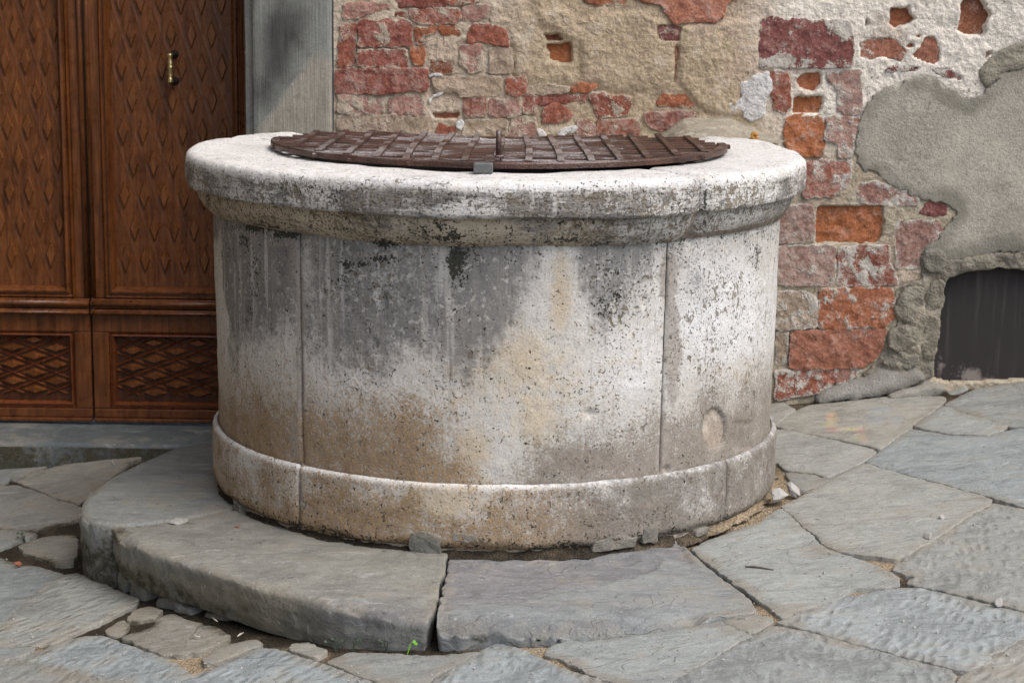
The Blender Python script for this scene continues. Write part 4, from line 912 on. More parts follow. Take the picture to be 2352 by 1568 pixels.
blocks = [  # raised masses of old bedding mortar
 ([(1331,45),(1400,28),(1480,30),(1531,60),(1546,100),(1550,190),(1540,205),(1420,208),(1340,190),(1331,120)], .010), ([(1566,62),(1600,50),(1740,45),(1744,150),(1720,180),(1700,225),(1740,268),(1640,262),(1600,240),(1562,190),(1560,110)], .013),
 ([(1232,22),(1330,25),(1326,90),(1290,88),(1270,70),(1240,60)], .012), ([(1180,80),(1245,80),(1262,135),(1300,150),(1325,150),(1320,190),(1200,190),(1178,170)], .008)]
limes = [([(983,175),(1010,164),(1019,175),(985,178)], .010), ([(985,220),(1025,207),(998,225),(985,243)], .012), ([(1060,266),(1066,282),(1060,303),(1045,290)], .010), ([(1232,300),(1243,295),(1253,305),(1248,315),(1233,313)], .012),
         ([(1276,312),(1283,297),(1316,285),(1327,290),(1318,308)], .012), ([(1764,160),(1733,172),(1703,190),(1698,205),(1703,220),(1698,228),(1668,240),(1671,250),(1703,255),(1702,272),(1726,279),(1756,265),(1758,238),(1766,215),(1771,205),(1772,172)], .014)]
opening = [(2174,637),(2211,627),(2271,617),(2299,614),(2352,620),(2520,645),(2520,868),(2352,869),(2214,876),(2184,876),(2146,866),(2149,821),(2154,784),(2159,742),(2166,682)]
patch_hi = [(2480,135),(2352,152),(2301,165),(2284,185),(2266,207),(2246,217),(2226,230),(2199,215),(2169,200),(2154,185),(2126,175),(2096,180),(2064,195),(2034,205),(2011,220),(1996,237),(1984,265),(1971,290),(1961,320),(1964,355),(1974,380),(1986,392),(2014,397),(2039,414),(2064,430),(2086,444),(2114,457),(2139,462),(2164,467),(2184,477),(2199,492),(2186,505),(2164,532),(2151,547),(2129,567),(2116,585),(2160,597),(2249,588),(2300,577),(2480,580)]
patch_lo = [(2114,582),(2112,617),(2124,640),(2064,655),(2053,690),(2051,712),(2064,742),(2040,770),(2030,800),(2014,830),(1974,862),(2020,875),(2146,872),(2149,821),(2154,784),(2159,742),(2166,682),(2174,637),(2211,627),(2271,617),(2299,614),(2352,620),(2520,645),(2520,580),(2300,578),(2249,589),(2160,598)]
fringe = [(2249,165),(2264,147),(2284,123),(2312,109),(2352,96),(2480,85),(2480,140),(2352,158),(2301,171),(2281,190),(2262,205)]
# backing of mortar: a dense relief
XL = float(on_y(np.array(766.0), np.array(0.0), YW)[0])
wx = np.arange(XL, 2.55, 0.0054); wz = np.arange(-0.12, 1.48, 0.0054)
WX, WZ = np.meshgrid(wx, wz, indexing='ij'); a2 = np.stack([WX.ravel(), WZ.ravel()], 1)
P3 = np.stack([a2[:, 0], a2[:, 1], 0 * a2[:, 0]], 1)
U, W = to_px(wframe(a2[:, 0], a2[:, 1], 0 * a2[:, 0]))
h = .0065 * fbm(P3, 9, 5, 1.5, .6) + .0038 * fbm(P3, 70, 3, 2.5, .7)
for pts, up in blocks:
    p = wpoly(pts); sd_ = dist(a2, p) * np.where(inside(a2, p), 1, -1) + .006 * fbm(P3, 25, 3, 5.0)
    h += .6 * up * sstep(-.010, .016, sd_ + .010 * fbm(P3, 10, 3, 6.0)) - .004 * np.exp(-((sd_ + .004) / .005) ** 2) * sstep(-.1, .4, fbm(P3, 6, 2, 4.0))
def carve(pts, level, grow):
    p = wpoly(pts); lo, hi = p.min(0) - .05, p.max(0) + .05
    s = np.where((a2[:, 0] > lo[0]) & (a2[:, 0] < hi[0]) & (a2[:, 1] > lo[1]) & (a2[:, 1] < hi[1]))[0]
    d = dist(a2[s], p) * np.where(inside(a2[s], p), 1, -1)
    return s, d
for pts, c, lm, lift, hz in bricks:
    s, d = carve(pts, 0, 0)
    w_ = sstep(.0, .005, d + .006 * fbm(P3[s], 45, 3, 8.0))
    h[s] = h[s] * (1 - w_) + np.minimum(h[s], lift - .010) * w_
    near = (d < 0) & (d > -.02)
    if lift > 0: h[s] -= .004 * np.exp(-((d + .006) / .006) ** 2) * near * (0.5 + fbm(P3[s], 12, 2, 3.0))
for pts in (patch_hi, patch_lo, fringe):
    s, d = carve(pts, 0, 0); h[s] = np.where(d > -.002, np.minimum(h[s], -.004), h[s])
s, d = carve(opening, 0, 0); h[s] = np.where(d > -.004, -.14, h[s])
tint = np.tile(np.array((.47, .375, .262)), (len(a2), 1))
mx = np.clip(sstep(1690, 1850, U + 60 * fbm(P3, 3, 3, 7.0)) * sstep(420, 250, W), 0, 1)[:, None]
tint = tint * (1 - mx) + np.array((.78, .72, .63)) * mx
mb = np.clip(sstep(330, 480, W) * sstep(1650, 1750, U), 0, 1)[:, None]
tint = tint * (1 - mb) + np.array((.43, .37, .275)) * mb
ml = np.clip(sstep(1240, 1100, U), 0, 1)[:, None]
tint = tint * (1 - ml) + np.array((.54, .45, .35)) * ml
pk_ = np.clip(.5 * sstep(.1, .5, fbm(P3, 7, 3, 12.0)), 0, 1)[:, None]
tint = tint * (1 - pk_) + np.array((.50, .385, .305)) * pk_
link_mesh('mortar_bed', wframe(a2[:, 0], a2[:, 1], h), grid_faces(len(wx), len(wz)), M_MORT, wall, {'tint': tint})
def plain_grid(x0, x1, z0, z1, y, n, m):
    x, z = np.meshgrid(np.linspace(x0, x1, n), np.linspace(z0, z1, m), indexing='ij'); return np.stack([x.ravel(), 0 * x.ravel() + y, z.ravel()], 1), grid_faces(n, m)
v, f = plain_grid(XL, 7.0, 1.475, 4.2, YW, 120, 60); v[:, 1] -= .01 * fbm(v, 6, 3)
v2_, f2_ = plain_grid(2.54, 7.0, -.3, 1.48, YW, 90, 36); v2_[:, 1] -= .01 * fbm(v2_, 6, 3)
v3_, f3_ = plain_grid(-7.0, -2.35, -1.0, 4.2, YW, 60, 60); v3_[:, 1] -= .01 * fbm(v3_, 6, 3)
v4_, f4_ = plain_grid(-2.35, XL, 2.55, 4.2, YW, 30, 20); v4_[:, 1] -= .01 * fbm(v4_, 6, 3)
V, F = join([(v, f), (v2_, f2_), (v3_, f3_), (v4_, f4_)])
link_mesh('plaster_field', V, F, M_MORT, wall, {'tint': np.tile((.44, .38, .30), (len(V), 1))})

def brick_extra(lm, hz, right):
    def fn(U, W, V, d):
        l = np.full(len(V), lm) + .12 * sstep(.008, .0, d)
        l = l + 0.55 * blobs(U, W, [(1800, 143, 110, 19, 1.1), (1930, 148, 60, 14, .9), (1950, 62, 60, 34, 1.4), (1905, 50, 40, 12, .9), (1765, 48, 30, 8, .8), (1815, 74, 7, 7, .9), (1985, 610, 30, 35, .8), (880, 75, 20, 30, .3), (1900, 690, 12, 14, .9), (1945, 715, 8, 20, .3), (1410, 245, 25, 20, .7), (1640, 10, 0.1, 0.1, 0)])
        return {'lime': l, 'haze': np.full(len(V), hz + .14), 'limecol': np.tile(LIW if right else LIM, (len(V), 1)) * (1 + 0 * d[:, None])}
    return fn
for k, (pts, c, lm, lift, hz) in enumerate(bricks):
    p = wpoly(pts); vr = RNG.uniform(.85, 1.15)
    right = np.mean([q[0] for q in pts]) > 1720
    tile('brick', p, wframe, M_BRICK, wall, tuple(np.array(c) * vr), step=.008, ostep=.006, bevel=.0022, lift=lift * (.5 if lift > 0 else 1) + RNG.uniform(-.001, .002), thick=.03, relief=.0065, freq=38, jit=.0050, jfreq=55,
         q=.06, corner=1, grow=.004, extra=brick_extra(lm, hz, right), tilt=RNG.uniform(-.03, .03, 2))
for pts, lift in limes:
    tile('lime_patch', wpoly(pts), wframe, M_MORT, wall, (.62, .61, .60), step=.010, ostep=.006, bevel=.003, lift=lift * .6, thick=.02, relief=.0025, freq=25, jit=.006, jfreq=50)
def cem_extra(r): return lambda U, W, V, d: {'roughness': np.full(len(V), r)}
CEM = (.43, .40, .335)
tile('cement_patch', wpoly(patch_hi), wframe, M_CEM, wall, CEM, step=.016, ostep=.006, bevel=.002, lift=.0050, thick=.03, relief=.003, freq=9, jit=.011, jfreq=60, extra=cem_extra(.25), big=.003)
tile('cement_patch', wpoly(patch_lo), wframe, M_CEM, wall, (.36, .32, .25), step=.009, ostep=.008, bevel=.006, lift=.009, thick=.14, relief=.022, freq=18, jit=.008, jfreq=40, extra=cem_extra(1.4))
tile('cement_patch', wpoly(fringe), wframe, M_CEM, wall, (.37, .335, .265), step=.012, ostep=.009, bevel=.010, lift=.008, thick=.03, relief=.010, freq=20, jit=.006, extra=cem_extra(1.0))
for pts, lift, c in (([(2054,687),(2074,662),(2119,652),(2119,700),(2112,737),(2066,742),(2054,712)], .030, (.33, .30, .24)), ([(2124,648),(2170,642),(2163,700),(2122,738)], .022, (.30, .265, .20)),
                     ([(2037,765),(2066,745),(2110,742),(2106,784),(2078,805),(2038,802)], .028, (.33, .30, .24)), ([(2116,745),(2158,747),(2153,790),(2149,830),(2112,825)], .022, (.27, .24, .18)),
                     ([(2118,572),(2158,566),(2180,600),(2150,632),(2120,620)], .024, (.30, .28, .23)), ([(2015,832),(2060,808),(2105,812),(2108,838),(2060,846)], .03, (.31, .285, .23))):
    tile('rubble_stone', wpoly(pts), wframe, M_CEM, wall, c, step=.009, ostep=.008, bevel=.008, lift=lift * .7, thick=.05, relief=.016, freq=20, jit=.008, jfreq=40, extra=cem_extra(1.4))
tile('footing_slab', wpoly([(2014,838),(2059,840),(2111,838),(2131,872),(2089,889),(2034,908),(1926,920),(1869,927),(1869,909),(1904,889),(1964,871),(2004,851)]), wframe, M_CEM, wall, (.325, .315, .29), step=.010, ostep=.01, bevel=.030, lift=.035, thick=.06,
     relief=.006, freq=14, jit=.006, tilt=(0, -.30), extra=cem_extra(.5))
tile('footing_slab', wpoly([(2034,897),(2136,876),(2172,882),(2139,908),(2061,914),(2034,910)]), wframe, M_SLAB, wall, shade(SL, .9, .12), step=.01, ostep=.009, bevel=.010, lift=.065, thick=.09, relief=.006, freq=18, jit=.004, extra=slab_extra(0, .3))
tile('footing_slab', wpoly([(2164,903),(2214,881),(2216,890),(2180,908)]), wframe, M_SLAB, wall, shade(SL, 1.2, .06), step=.01, ostep=.008, bevel=.006, lift=.06, thick=.09, relief=.004, freq=20, jit=.003, extra=slab_extra(0, .3))
# mortar fillet between rim and wall
fx = np.linspace(-.35, .86, 120); ft = np.linspace(0, 1, 22); FX, FT = np.meshgrid(fx, ft, indexing='ij'); FX = FX.ravel(); FT = FT.ravel()
lowy = np.interp(FX, [-.35, .5, .62, .70, .80, .86], [.58, .57, .545, .53, .53, .60])
hi_z = np.interp(FX, [-.35, .45, .55, .70, .80, .86], [.955, .958, 1.035, 1.035, .995, .96])
fy = lowy + (YW + .02 - lowy) * FT; lo_z = np.where(FX < .5, .955, .985); fz = lo_z + (hi_z - lo_z) * FT ** .8
fp = np.stack([FX, fy, fz], 1); fp[:, 2] += .006 * fbm(fp, 14, 4, 3.0)
link_mesh('mortar_fillet', fp, grid_faces(120, 22), M_MORT, wall, {'tint': np.tile((.34, .31, .25), (len(fp), 1))})

# cellar opening
cw = thing('cellar_window', 'dark wire screen in the arched cellar opening at the foot of the wall', 'window', (1.7, YW + .05, .1))
def oframe(a, b, h): return np.stack([a, YW + .035 - h, b], 1)
cwp = wpoly(opening); cc = cwp.mean(0)
tile('wire_screen', cc + (cwp - cc) * 1.06, oframe, M_SCREEN, cw, (.02, .02, .02), step=.03, ostep=.03, bevel=.002, thick=.004, relief=.004, freq=4, jit=0,
     extra=lambda U, W, V, d: {'dust': blobs(U, W, [(2245, 868, 60, 10, 1), (2155, 840, 14, 50, .7), (2200, 840, 60, 20, .4), (2300, 868, 60, 6, .5)]) + .1})

# ================================================================== DOOR AND STONE SURROUND
YD = 1.15
frame_t = thing('stone_door_frame', 'grey stone door surround with soot stain beside the brick wall', 'door frame', (-1.46, 0.95, -.15))
def zd(Y, X=200.0, y=YD): return float(on_y(np.array(float(X)), np.array(float(Y)), y)[2])
def xd(X, Y=300.0, y=YD): return float(on_y(np.array(float(X)), np.array(float(Y)), y)[0])
XJ0 = float(on_y(np.array(582.0), np.array(100.0), .845)[0]); XJ1 = XL - .006; XJA = float(on_y(np.array(562.0), np.array(100.0), .865)[0])
def jamb(name, x0, x1, xr, flip):
    zs = np.arange(-.2, 2.3, .02)
    # cross-section in (x, y): rebate edge, then the broad face, then back along the wall
    sec = [(xr, 1.14), (xr, .868), (xr + .004 * flip, .864), (x0 - .006 * flip, .864), (x0 - .004 * flip, .862), (x0 - .002 * flip, .846), (x0, .8425)] + [(x0 + (x1 - x0) * k / 14, .842) for k in range(1, 14)] + [(x1 - .003 * flip, .8425), (x1, .846), (x1, 1.0)]
    V = np.array([(a, b, z) for z in zs for a, b in sec]); m = len(sec)
    V[:, 1] += .0015 * fbm(V, 9, 3, 4.0)
    U, W = to_px(V)
    soot = blobs(U, W, [(635, 110, 50, 110, 1.0), (660, 60, 70, 90, .8), (610, 210, 35, 70, .8), (640, 160, 50, 60, .7)])
    lim_y = np.interp(U, [585, 640, 700, 725, 765], [305, 235, 150, 118, 135])
    pale = sstep(-6, 14, W - lim_y)
    soot = np.where(W > lim_y, soot * (1 - pale), soot) + .55 * blobs(U, W, [(755, 148, 14, 7, .9)])
    F = grid_faces(len(zs), m)
    if flip < 0: F = [q[::-1] for q in F]
    link_mesh(name, V, F, M_JAMB, frame_t, {'soot': soot, 'pale': pale})
jamb('jamb', XJ0, XJ1, XJA, 1)
XC = xd(188, 0)
jamb('jamb', 2 * XC - XJ0, 2 * XC - XJ1, 2 * XC - XJA, -1)
v, f = boxes([(2 * XC - XJ1, XJ1, .842, 1.2, 2.3, 2.56)]); link_mesh('lintel', v, f, M_JAMB, frame_t, smooth=False)
# threshold
tx, ty = np.meshgrid(np.linspace(2 * XC - XJ1, XJ1, 130), np.array([.855, .857, .861, .867, .876, .89, .92, .96, 1.0, 1.05, 1.1, 1.15, 1.2, 1.25]), indexing='ij')
zt = -.079 - np.array([.014, .009, .005, .002, .0005] + [0] * 9)[None, :] + .0 * tx
tv = np.stack([tx.ravel(), ty.ravel(), zt.ravel()], 1); tv[:, 2] += .003 * fbm(tv, 5, 3, 2.0)
nb = 14; lowv = tv.reshape(130, nb, 3)[:, 0].copy(); lowv[:, 2] = -.25
V = np.vstack([tv, lowv]); F = grid_faces(130, nb) + [(130 * nb + i, 130 * nb + i + 1, (i + 1) * nb, i * nb) for i in range(129)]
link_mesh('threshold', V, F, M_SLAB, frame_t, {'tint': np.tile(shade(SL, .40, -.07), (len(V), 1)), 'edge': np.full(len(V), .2), 'chisel': 0 * V[:, 0], 'paint': np.zeros((len(V), 4)), 'cleft': .2 + 0 * V[:, 0], 'moss': .85 * sstep(-.088, -.094, V[:, 2])})

door = thing('wooden_door', 'dark varnished double door with raised diamond carving', 'door', (XC, YD, -.07))
ZB, ZT = zd(965), 2.28
zP = zd(656); zM1 = zd(684); zM2 = zd(706); zL = zd(720); zR = zd(762); zLB = zd(910); zBM = zd(937)
dprof_mould = [(0, 0), (.003, .010), (.010, .014), (.016, .010), (.019, .011), (.026, .017), (.034, .012), (.038, .004), (.040, 0)]
def frame_mould(x0, x1, z0, z1, wd, hgt, y, mat, name, par, inward=True):
    """Mitred picture-frame moulding with a bead profile, outer edge x0..x1, z0..z1."""
    pr = [(0, 0), (.06, .55), (.2, .9), (.34, .62), (.42, .60), (.52, .95), (.68, 1.0), (.84, .62), (.93, .25), (1, 0)]
    V = []; 
    for cx, cz, sx, sz in ((x0, z0, 1, 1), (x1, z0, -1, 1), (x1, z1, -1, -1), (x0, z1, 1, -1)):
        for a, b in pr: V.append((cx + sx * a * wd, y - b * hgt, cz + sz * a * wd))
    m = len(pr); F = []
    for k in range(4):
        n = (k + 1) % 4
        F += [(k * m + j, n * m + j, n * m + j + 1, k * m + j + 1) for j in range(m - 1)]
    return link_mesh(name, V, F, mat, par, smooth=False)
def diamond_mesh(name, cx, cz, hw, hh, hgt, y, mat, par, top=.78, lo=None, hi=None):
    pts = [(cx, cz - hh), (cx + hw, cz), (cx, cz + hh), (cx - hw, cz)]
    if lo is not None: pts = [(min(max(x, lo), hi), z) for x, z in pts]
    c = np.array(pts).mean(0)
    V = [(x, y, z) for x, z in pts] + [(c[0] + (x - c[0]) * top, y - hgt, c[1] + (z - c[1]) * top) for x, z in pts]
    F = [(0, 1, 5, 4), (1, 2, 6, 5), (2, 3, 7, 6), (3, 0, 4, 7), (4, 5, 6, 7)]
    return link_mesh(name, V, F, mat, par, smooth=False)
def leaf(side):
    # side +1: right leaf, -1: left leaf (mirrored about the meeting line)
    g = .0035
    xin = XC + side * g; s = side
    X = lambda d: XC + s * d
    st = .047; md = .042; pw = .408; out = .060
    name = 'door_leaf'
    a, b = X(g + .004), X(st + md * .0 + md + pw + md + out)
    lo, hi = min(xin, b), max(xin, b)
    x1, x2 = X(st + .004), X(st + md * 2 + pw)
    pl, ph = min(x1, x2), max(x1, x2)
    fr = [(lo, hi, YD + .030, YD + .055, ZB, ZT)]
    # stiles and rails around the two openings
    fr += [(min(xin, x1), max(xin, x1), YD, YD + .031, zM1, ZT), (min(x2, b), max(x2, b), YD, YD + .031, zM1, ZT)]
    fr += [(lo, hi, YD - .012, YD + .031, zM2 - .001, zM1 - .001), (lo, hi, YD - .018, YD + .031, zL, zM2 - .004), (lo, hi, YD + .001, YD + .031, zR, zL - .002)]
    xs1, xs2 = X(.060), X(.060 + .43)
    fr += [(min(xin, xs1), max(xin, xs1), YD - .001, YD + .031, zBM, zR - .001), (min(xs2, b), max(xs2, b), YD - .001, YD + .031, zBM, zR - .001)]
    fr += [(lo, hi, YD - .004, YD + .031, ZB + .012, zBM - .001), (lo, hi, YD - .016, YD + .031, ZB - .002, ZB + .011)]
    V, F = boxes(fr)
    lf = link_mesh(name, V, F, M_WOOD if s < 0 else M_WOOD, door, smooth=False); bevel_mod(lf, .003, 2)
    # meeting bead
    v, f = tube([(X(.012), YD - .001, zM1 + .002), (X(.012), YD - .001, ZT)], .009, 10); link_mesh('meeting_bead', v, f, M_WOOD, lf)
    # rounded rail bead above the ledge
    v, f = tube([(lo, YD - .013, (zM1 + zM2) / 2), (hi, YD - .013, (zM1 + zM2) / 2)], .011, 12); link_mesh('rail_bead', v, f, M_WOOD, lf)
    v, f = tube([(lo, YD - .018, zL + .006), (hi, YD - .018, zL + .006)], .006, 10); link_mesh('ledge_bead', v, f, M_WOOD, lf)
    # upper panel
    V, F = boxes([(pl, ph, YD + .014, YD + .029, zM1 - .002, ZT - .05)]); pn = link_mesh('upper_panel', V, F, M_WOOD, lf, smooth=False)
    frame_mould(pl - .002, ph + .002, zM1 - .003, ZT - .02, md, .026, YD + .012, M_WOOD, 'panel_moulding', lf)
    px0, px1 = pl + md + .002, ph - md - .002
    rows = []
    if s > 0: cx0, cz0 = xd(299, 77), zd(77.5, 300)
    else: cx0, cz0 = xd(77, 66), zd(66, 77)
    dx, dz = .0682, zd(77.5, 300) - zd(153, 300)
    for r in range(-3, 9):
        cz = cz0 - r * dz
        if cz < zP - .02: continue
        for c in range(-9, 9):
            cx = cx0 + (c + .5 * (r % 2)) * dx - r * .0004
            if cx < px0 - .004 or cx > px1 + .004: continue
            hh = .0515
            if cz - hh < zP: 
                if cz < zP + .012: continue
            diamond_mesh('carved_diamond', cx, max(cz, zP + .02), .0180, hh if cz - hh > zP else cz - zP + .02, .0085, YD + .0142, M_CARVE, lf, .76, px0 - .01, px1 + .01)
    parts = []; zlo, zhi = zP - .004, 1.46
    for sg in (1, -1):
        for k in range(-24, 25):
            q = cx0 + dx * (.5 + k); xa = q + sg * (dx / 2) * (zlo - cz0) / dz; xb = q + sg * (dx / 2) * (zhi - cz0) / dz; za, zb_ = zlo, zhi
            e0, e1 = px0 - .004, px1 + .004
            if max(xa, xb) < e0 or min(xa, xb) > e1: continue
            ts = sorted(((e0 - xa) / (xb - xa), (e1 - xa) / (xb - xa))); t0_, t1_ = max(0, ts[0]), min(1, ts[1])
            if t1_ <= t0_: continue
            A_ = (xa + (xb - xa) * t0_, za + (zb_ - za) * t0_); B_ = (xa + (xb - xa) * t1_, za + (zb_ - za) * t1_)
            hw = .0085; y0, y1 = YD + .0141, YD + (.0131 if sg > 0 else .0132)
            parts.append(([(A_[0] - hw, y0, A_[1]), (B_[0] - hw, y0, B_[1]), (B_[0], y1, B_[1]), (A_[0], y1, A_[1]), (A_[0] + hw, y0, A_[1]), (B_[0] + hw, y0, B_[1])], [(0, 3, 2, 1), (3, 4, 5, 2)]))
    v, f = join(parts); link_mesh('lattice', v, f, M_WOOD, lf, smooth=False)
    # lower panel
    lx0, lx1 = min(xs1, xs2), max(xs1, xs2)
    V, F = boxes([(lx0, lx1, YD + .026, YD + .0295, zBM - .001, zR)]); link_mesh('lower_panel', V, F, M_DARKWOOD, lf, smooth=False)
    frame_mould(lx0 - .002, lx1 + .002, zBM - .002, zR + .003, .024, .020, YD + .020, M_WOOD2, 'panel_moulding', lf)
    if s > 0: cx0, cz0 = xd(302, 808), zd(808, 302)
    else: cx0, cz0 = xd(25, 800), zd(800, 25)
    ddx = .0765; ddz = zd(800, 25) - zd(819.3, 25)
    for r in range(-1, 6):
        cz = cz0 - r * ddz
        for c in range(-6, 7):
            if (c + r) % 2: continue
            cx = cx0 + c * ddx
            if cx < lx0 + .035 or cx > lx1 - .02 or cz < zLB + .008 or cz > zR - .016: continue
            diamond_mesh('carved_lozenge', cx, cz, .047, .0165, .014, YD + .0262, M_WOOD, lf, .62, lx0 + .02, lx1 - .02)
    # crossing lattice ridges between the lozenges
    parts = []; zlo, zhi = zLB + .004, zR - .008; sl = ddz / ddx
    for sg in (1, -1):
        for k in range(-14, 15):
            q0 = cz0 + (2 * k + 1) * ddz                                  # z = q0 + sg * sl * (x - cx0)
            xa, xb = lx0 + .022, lx1 - .022
            za, zb_ = q0 + sg * sl * (xa - cx0), q0 + sg * sl * (xb - cx0)
            if za > zb_: xa, xb, za, zb_ = xb, xa, zb_, za
            if zb_ < zlo or za > zhi: continue
            if za < zlo: xa += (zlo - za) / (zb_ - za) * (xb - xa); za = zlo
            if zb_ > zhi: xb = xa + (zhi - za) / (zb_ - za) * (xb - xa); zb_ = zhi
            hw = .0042; y0, y1 = YD + .0262, YD + (.0192 if sg > 0 else .0197)
            V_ = [(xa, y0, za - hw), (xb, y0, zb_ - hw), (xb, y1, zb_), (xa, y1, za), (xa, y0, za + hw), (xb, y0, zb_ + hw)]
            parts.append((V_, [(0, 1, 2, 3), (3, 2, 5, 4)]))
    v, f = join(parts); link_mesh('lattice', v, f, M_WOOD2, lf, smooth=False)
    return lf
leafL = leaf(-1); leafR = leaf(1)
# brass pull
hp = on_y(np.array([390.0, 391.0]), np.array([122.0, 192.0]), YD - .03)
hx_, hz1, hz0 = float(hp[0][0]), float(hp[0][2]), float(hp[1][2]); L = hz1 - hz0
prof = [(0, .004), (.04, .0065), (.08, .007), (.11, .0055), (.14, .007), (.17, .0055), (.22, .004), (.32, .0062), (.40, .0045), (.43, .0065), (.46, .0048), (.50, .0075), (.57, .0065), (.60, .0048), (.63, .0066), (.67, .005), (.74, .006), (.82, .004), (.90, .0068), (.95, .007), (1, .004)]
v, f = tube([(hx_ + .002 * math.sin(a * 3), YD - .034, hz0 + a * L) for a, r in prof], [r * 1.45 for a, r in prof], 12)
pull = link_mesh('door_pull', v, f, M_BRASS, leafR)
parts = []
for z in (hz1 - .006, hz0 + .006):
    parts.append(tube([(hx_ + .008, YD + .016, z), (hx_ + .008, YD + .008, z), (hx_ + .006, YD - .02, z), (hx_ + .001, YD - .036, z)], [.016, .013, .009, .008], 12))
v, f = join(parts); link_mesh('pull_mount', v, f, M_BLACK, leafR)

# ================================================================== ADDED HOUSE OUT OF VIEW, SHADES THE LEFT
nh = thing('added_shade_house', 'added plastered house out of view, put in to shade the door and left paving', 'house', (-4.6, -2.2, -.3))
v, f = boxes([(-6.6, -2.42, -4.6, .84, -1.0, 7.2)]); link_mesh('wall', v, f, M_MORT, nh, {'tint': np.tile((.22, .18, .13), (8, 1))}, smooth=False)
v, f = boxes([(-6.8, -1.95, -4.9, .84, 7.2, 7.4)]); link_mesh('roof', v, f, M_BRICK, nh, {'tint': np.tile((.28, .13, .08), (8, 1)), 'lime': np.zeros(8), 'haze': np.zeros(8), 'limecol': np.tile(LIM, (8, 1))}, smooth=False)

# ================================================================== SMALL THINGS
def rock(name, X, Y, size, label, cat, mat, z=None, seed=0, flat=.7, group=None):
    P = on_ground(np.array(float(X)), np.array(float(Y))) if z is None else on_z(np.array(float(X)), np.array(float(Y)), z)
    n, m = 14, 9; V = []
    for i in range(m):
        ph = math.pi * i / (m - 1)
        for j in range(n):
            t = 2 * math.pi * j / n; V.append((math.sin(ph) * math.cos(t), math.sin(ph) * math.sin(t), math.cos(ph)))
    V = np.array(V); rg = np.random.default_rng(int(seed) + 40); N = rg.normal(size=(11, 3)); N /= np.linalg.norm(N, axis=1)[:, None]
    rr = np.min(rg.uniform(.62, 1.0, 11) / np.maximum(V @ N.T, .25), axis=1); rr = np.minimum(rr, 1.5) * (1 + .08 * fbm(V, 3, 3, seed + 3.3)); q = V
    V = q * rr[:, None] * np.array([size, size * .75, size * flat]) * .55
    V[:, 2] -= V[:, 2].min() + .002
    F = [(i * n + j, (i + 1) * n + j, (i + 1) * n + (j + 1) % n, i * n + (j + 1) % n) for i in range(m - 1) for j in range(n)]
    o = link_mesh(name, V, F, mat, smooth=False); o.location = P; o.rotation_euler = (0, -math.atan(SLOPE) if z is None else 0, seed * 1.7)
    return tag(o, label, cat, group)
rock('stone_chip', 1823, 1136, .045, 'angular white stone chip on the sand right of the well foot', 'stone', M_CHIP, seed=1, flat=.6)
rock('stone_chip', 1786, 1152, .050, 'larger pale stone chip touching the foot of the well at right', 'stone', M_CHIP, seed=2, flat=.6)
rock('pebble', 2130, 1238, .026, 'rounded buff pebble beside a slab joint right of the well', 'pebble', M_CHIP, seed=3, flat=.7)
rock('pebble', 2292, 1391, .022, 'small pale pebble sitting on the joint near the lower right corner', 'pebble', M_CHIP, seed=4)
rock('pebble', 2163, 1192, .016, 'tiny beige pebble on the large smooth slab below the chalk drawing', 'pebble', M_CHIP, seed=5)
rock('brick_crumb', 43, 1299, .020, 'orange brick crumb on the dark slab left of the step', 'crumb', M_TERRA, seed=6, flat=.5)
rock('brick_crumb', 544, 1211, .012, 'tiny orange brick crumb on top of the stone step', 'crumb', M_TERRA, z=ZS + .002, seed=7, flat=.5)
rock('loose_stone', 412, 1207, .055, 'rough pale loose stone lying in the joint on top of the step', 'stone', M_CHIP, z=ZS - .012, seed=8, flat=.42)
# snail on the rim
sp = on_z(np.array(1729.0), np.array(319.0), 1.0)
tt = np.linspace(0, 5.5 * math.pi, 60); rad = .008 * (1 - tt / tt[-1]) ** .8
v, f = tube(np.stack([rad * np.cos(tt), .004 * tt / tt[-1] * 2 - .004 + 0 * tt, .012 + rad * np.sin(tt)], 1), np.maximum(.0058 * (1 - tt / tt[-1] * .8), .0008), 8)
v2_, f2_ = tube([(-.016, 0, .003), (-.006, 0, .004), (.008, 0, .004), (.016, 0, .006)], [.001, .004, .004, .002], 8)
v, f = join([(v, f), (v2_, f2_)])
sn = link_mesh('snail', v, f, M_SNAIL); sn.location = sp; sn.location.y -= .03; tag(sn, 'tiny amber snail on the white rim at right', 'snail')
# twig
tp = on_ground(np.array([1711., 1730., 1752., 1777.]), np.array([1306., 1307., 1310., 1313.])); tp[:, 2] += .006
v, f = tube(tp - tp[0], [.0012, .0035, .0032, .001], 6); tw = link_mesh('twig', v, f, M_TWIG); tw.location = tp[0]; tag(tw, 'dark dry twig lying on the slab right of the step', 'twig')
for pts, lab in (([(260, 1059), (258, 1066), (262, 1072)], 'pale straw standing by the door threshold'), ([(487, 1423), (494, 1430), (500, 1434)], 'bent white straw under the overhanging step'),
                 ([(440, 1464), (450, 1468), (460, 1469)], 'short white feather on the rough slab below the step'), ([(545, 1468), (552, 1463), (560, 1459)], 'curled white feather in the dark gap below the step')):
    a = np.array(pts, float); q = on_ground(a[:, 0], a[:, 1]); q[:, 2] += .008
    v, f = tube(q - q[0], [.0012, .0026, .001], 6); o = link_mesh('straw' if 'straw' in lab else 'feather', v, f, M_STRAW); o.location = q[0]; tag(o, lab, 'straw' if 'straw' in lab else 'feather')
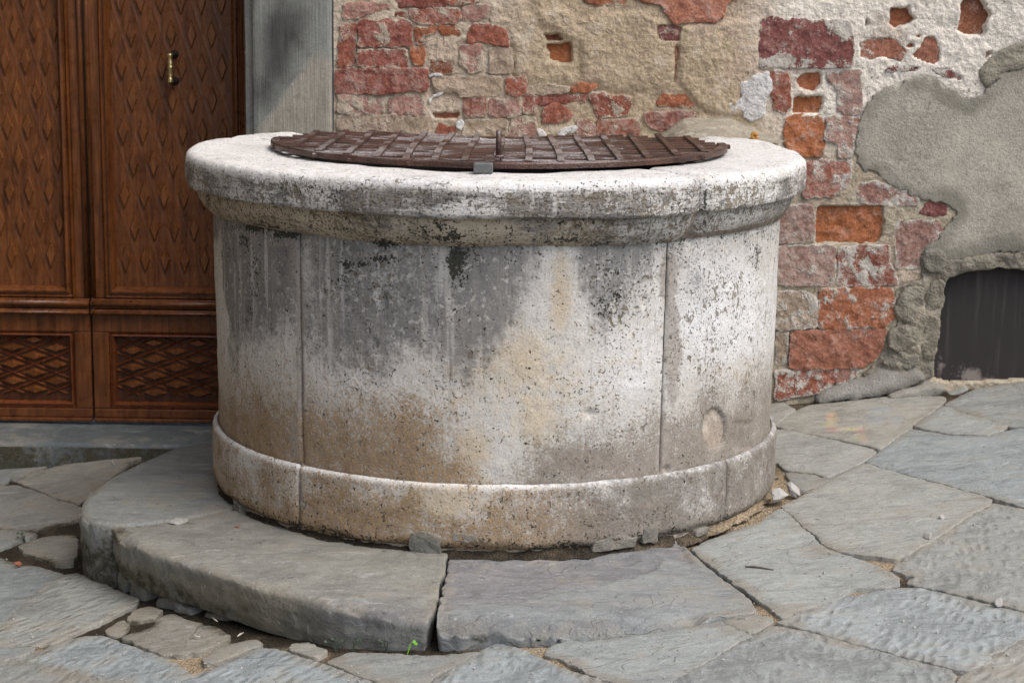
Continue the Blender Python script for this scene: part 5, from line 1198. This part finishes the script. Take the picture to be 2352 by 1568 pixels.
# weeds
def weed(X, Y, n, size, mat, label, seed, name='weed', rise=.02):
    P = on_ground(np.array(float(X)), np.array(float(Y))); rg = np.random.default_rng(seed); parts = []
    for k in range(n):
        a = rg.uniform(0, 6.28); r = size * rg.uniform(.3, 1.1); hgt = rise * rg.uniform(.5, 1.1)
        tip = np.array([r * math.cos(a), r * math.sin(a) * .6, hgt])
        parts.append(tube([(0, 0, -.01), tip * .5 + np.array([0, 0, .006]), tip], [.0009, .0008, .0006], 5))
        L = size * rg.uniform(.35, .6); d = np.array([math.cos(a), math.sin(a) - .4, .25]); d /= np.linalg.norm(d); sd = np.cross(d, [0, -.5, .86]); sd /= np.linalg.norm(sd)
        V = [tip]; 
        for t_, wd in ((.25, .42), (.55, .5), (.85, .3)): V += [tip + d * L * t_ + sd * L * wd, tip + d * L * t_ - sd * L * wd]
        V += [tip + d * L]
        up = np.array([0, 0, .0006]); V = np.array(V); V2 = V - up
        f = [(0, 1, 2), (1, 3, 4, 2), (3, 5, 6, 4), (5, 7, 6)]
        parts.append((np.vstack([V, V2]), f + [tuple(i + 8 for i in q[::-1]) for q in f]))
    v, f = join(parts); o = link_mesh(name, v, f, mat, smooth=False); o.location = P; return tag(o, label, 'weed')
weed(935, 1495, 2, .024, M_LEAF, 'bright green two-leaved seedling in front of the step joint', 11, 'seedling', .022)
weed(772, 1487, 5, .020, M_WEED, 'grey-green weed rosette under the step, farthest left of three', 12)
weed(808, 1490, 4, .018, M_WEED, 'dark weed tuft under the step, middle of three', 13)
weed(888, 1489, 4, .018, M_WEED, 'sparse reddish weed under the step, nearest the bright seedling', 14)
weed(58, 1240, 6, .016, M_WEED, 'small green weed in the slab joint at the far left', 15)

# grit: uncountable crumbs over the paving
rg = np.random.default_rng(5); GV, GF, GT = [], [], []
X = rg.uniform(0, 2352, 1500); Y = 1060 + 508 * np.sqrt(rg.uniform(0, 1, 1500)); Pg = on_ground(X, Y)
Rg_ = np.hypot(Pg[:, 0] - AX, Pg[:, 1])
for p, r_ in zip(Pg, Rg_):
    if (r_ < 1.34 and p[0] < .55) or r_ < .86: continue
    sz = .0011 + .0026 * rg.random() ** 3; b = len(GV); n_ = rg.normal(size=(6, 3)); n_ /= np.linalg.norm(n_, axis=1)[:, None]
    base = np.array([(1, 0, 0), (0, 1, 0), (-1, 0, 0), (0, -1, 0), (0, 0, 1), (0, 0, -1)]) * sz * rg.uniform(.6, 1.3, (6, 1)) + n_ * sz * .3
    GV += (base + p + np.array([0, 0, sz * .5 + .0005])).tolist()
    GF += [tuple(b + i for i in q) for q in ((0, 1, 4), (1, 2, 4), (2, 3, 4), (3, 0, 4), (1, 0, 5), (2, 1, 5), (3, 2, 5), (0, 3, 5))]
grit = link_mesh('grit', GV, GF, M_CHIP, smooth=False); tag(grit, 'fine pale grit strewn over the paving', 'grit', None, 'stuff')
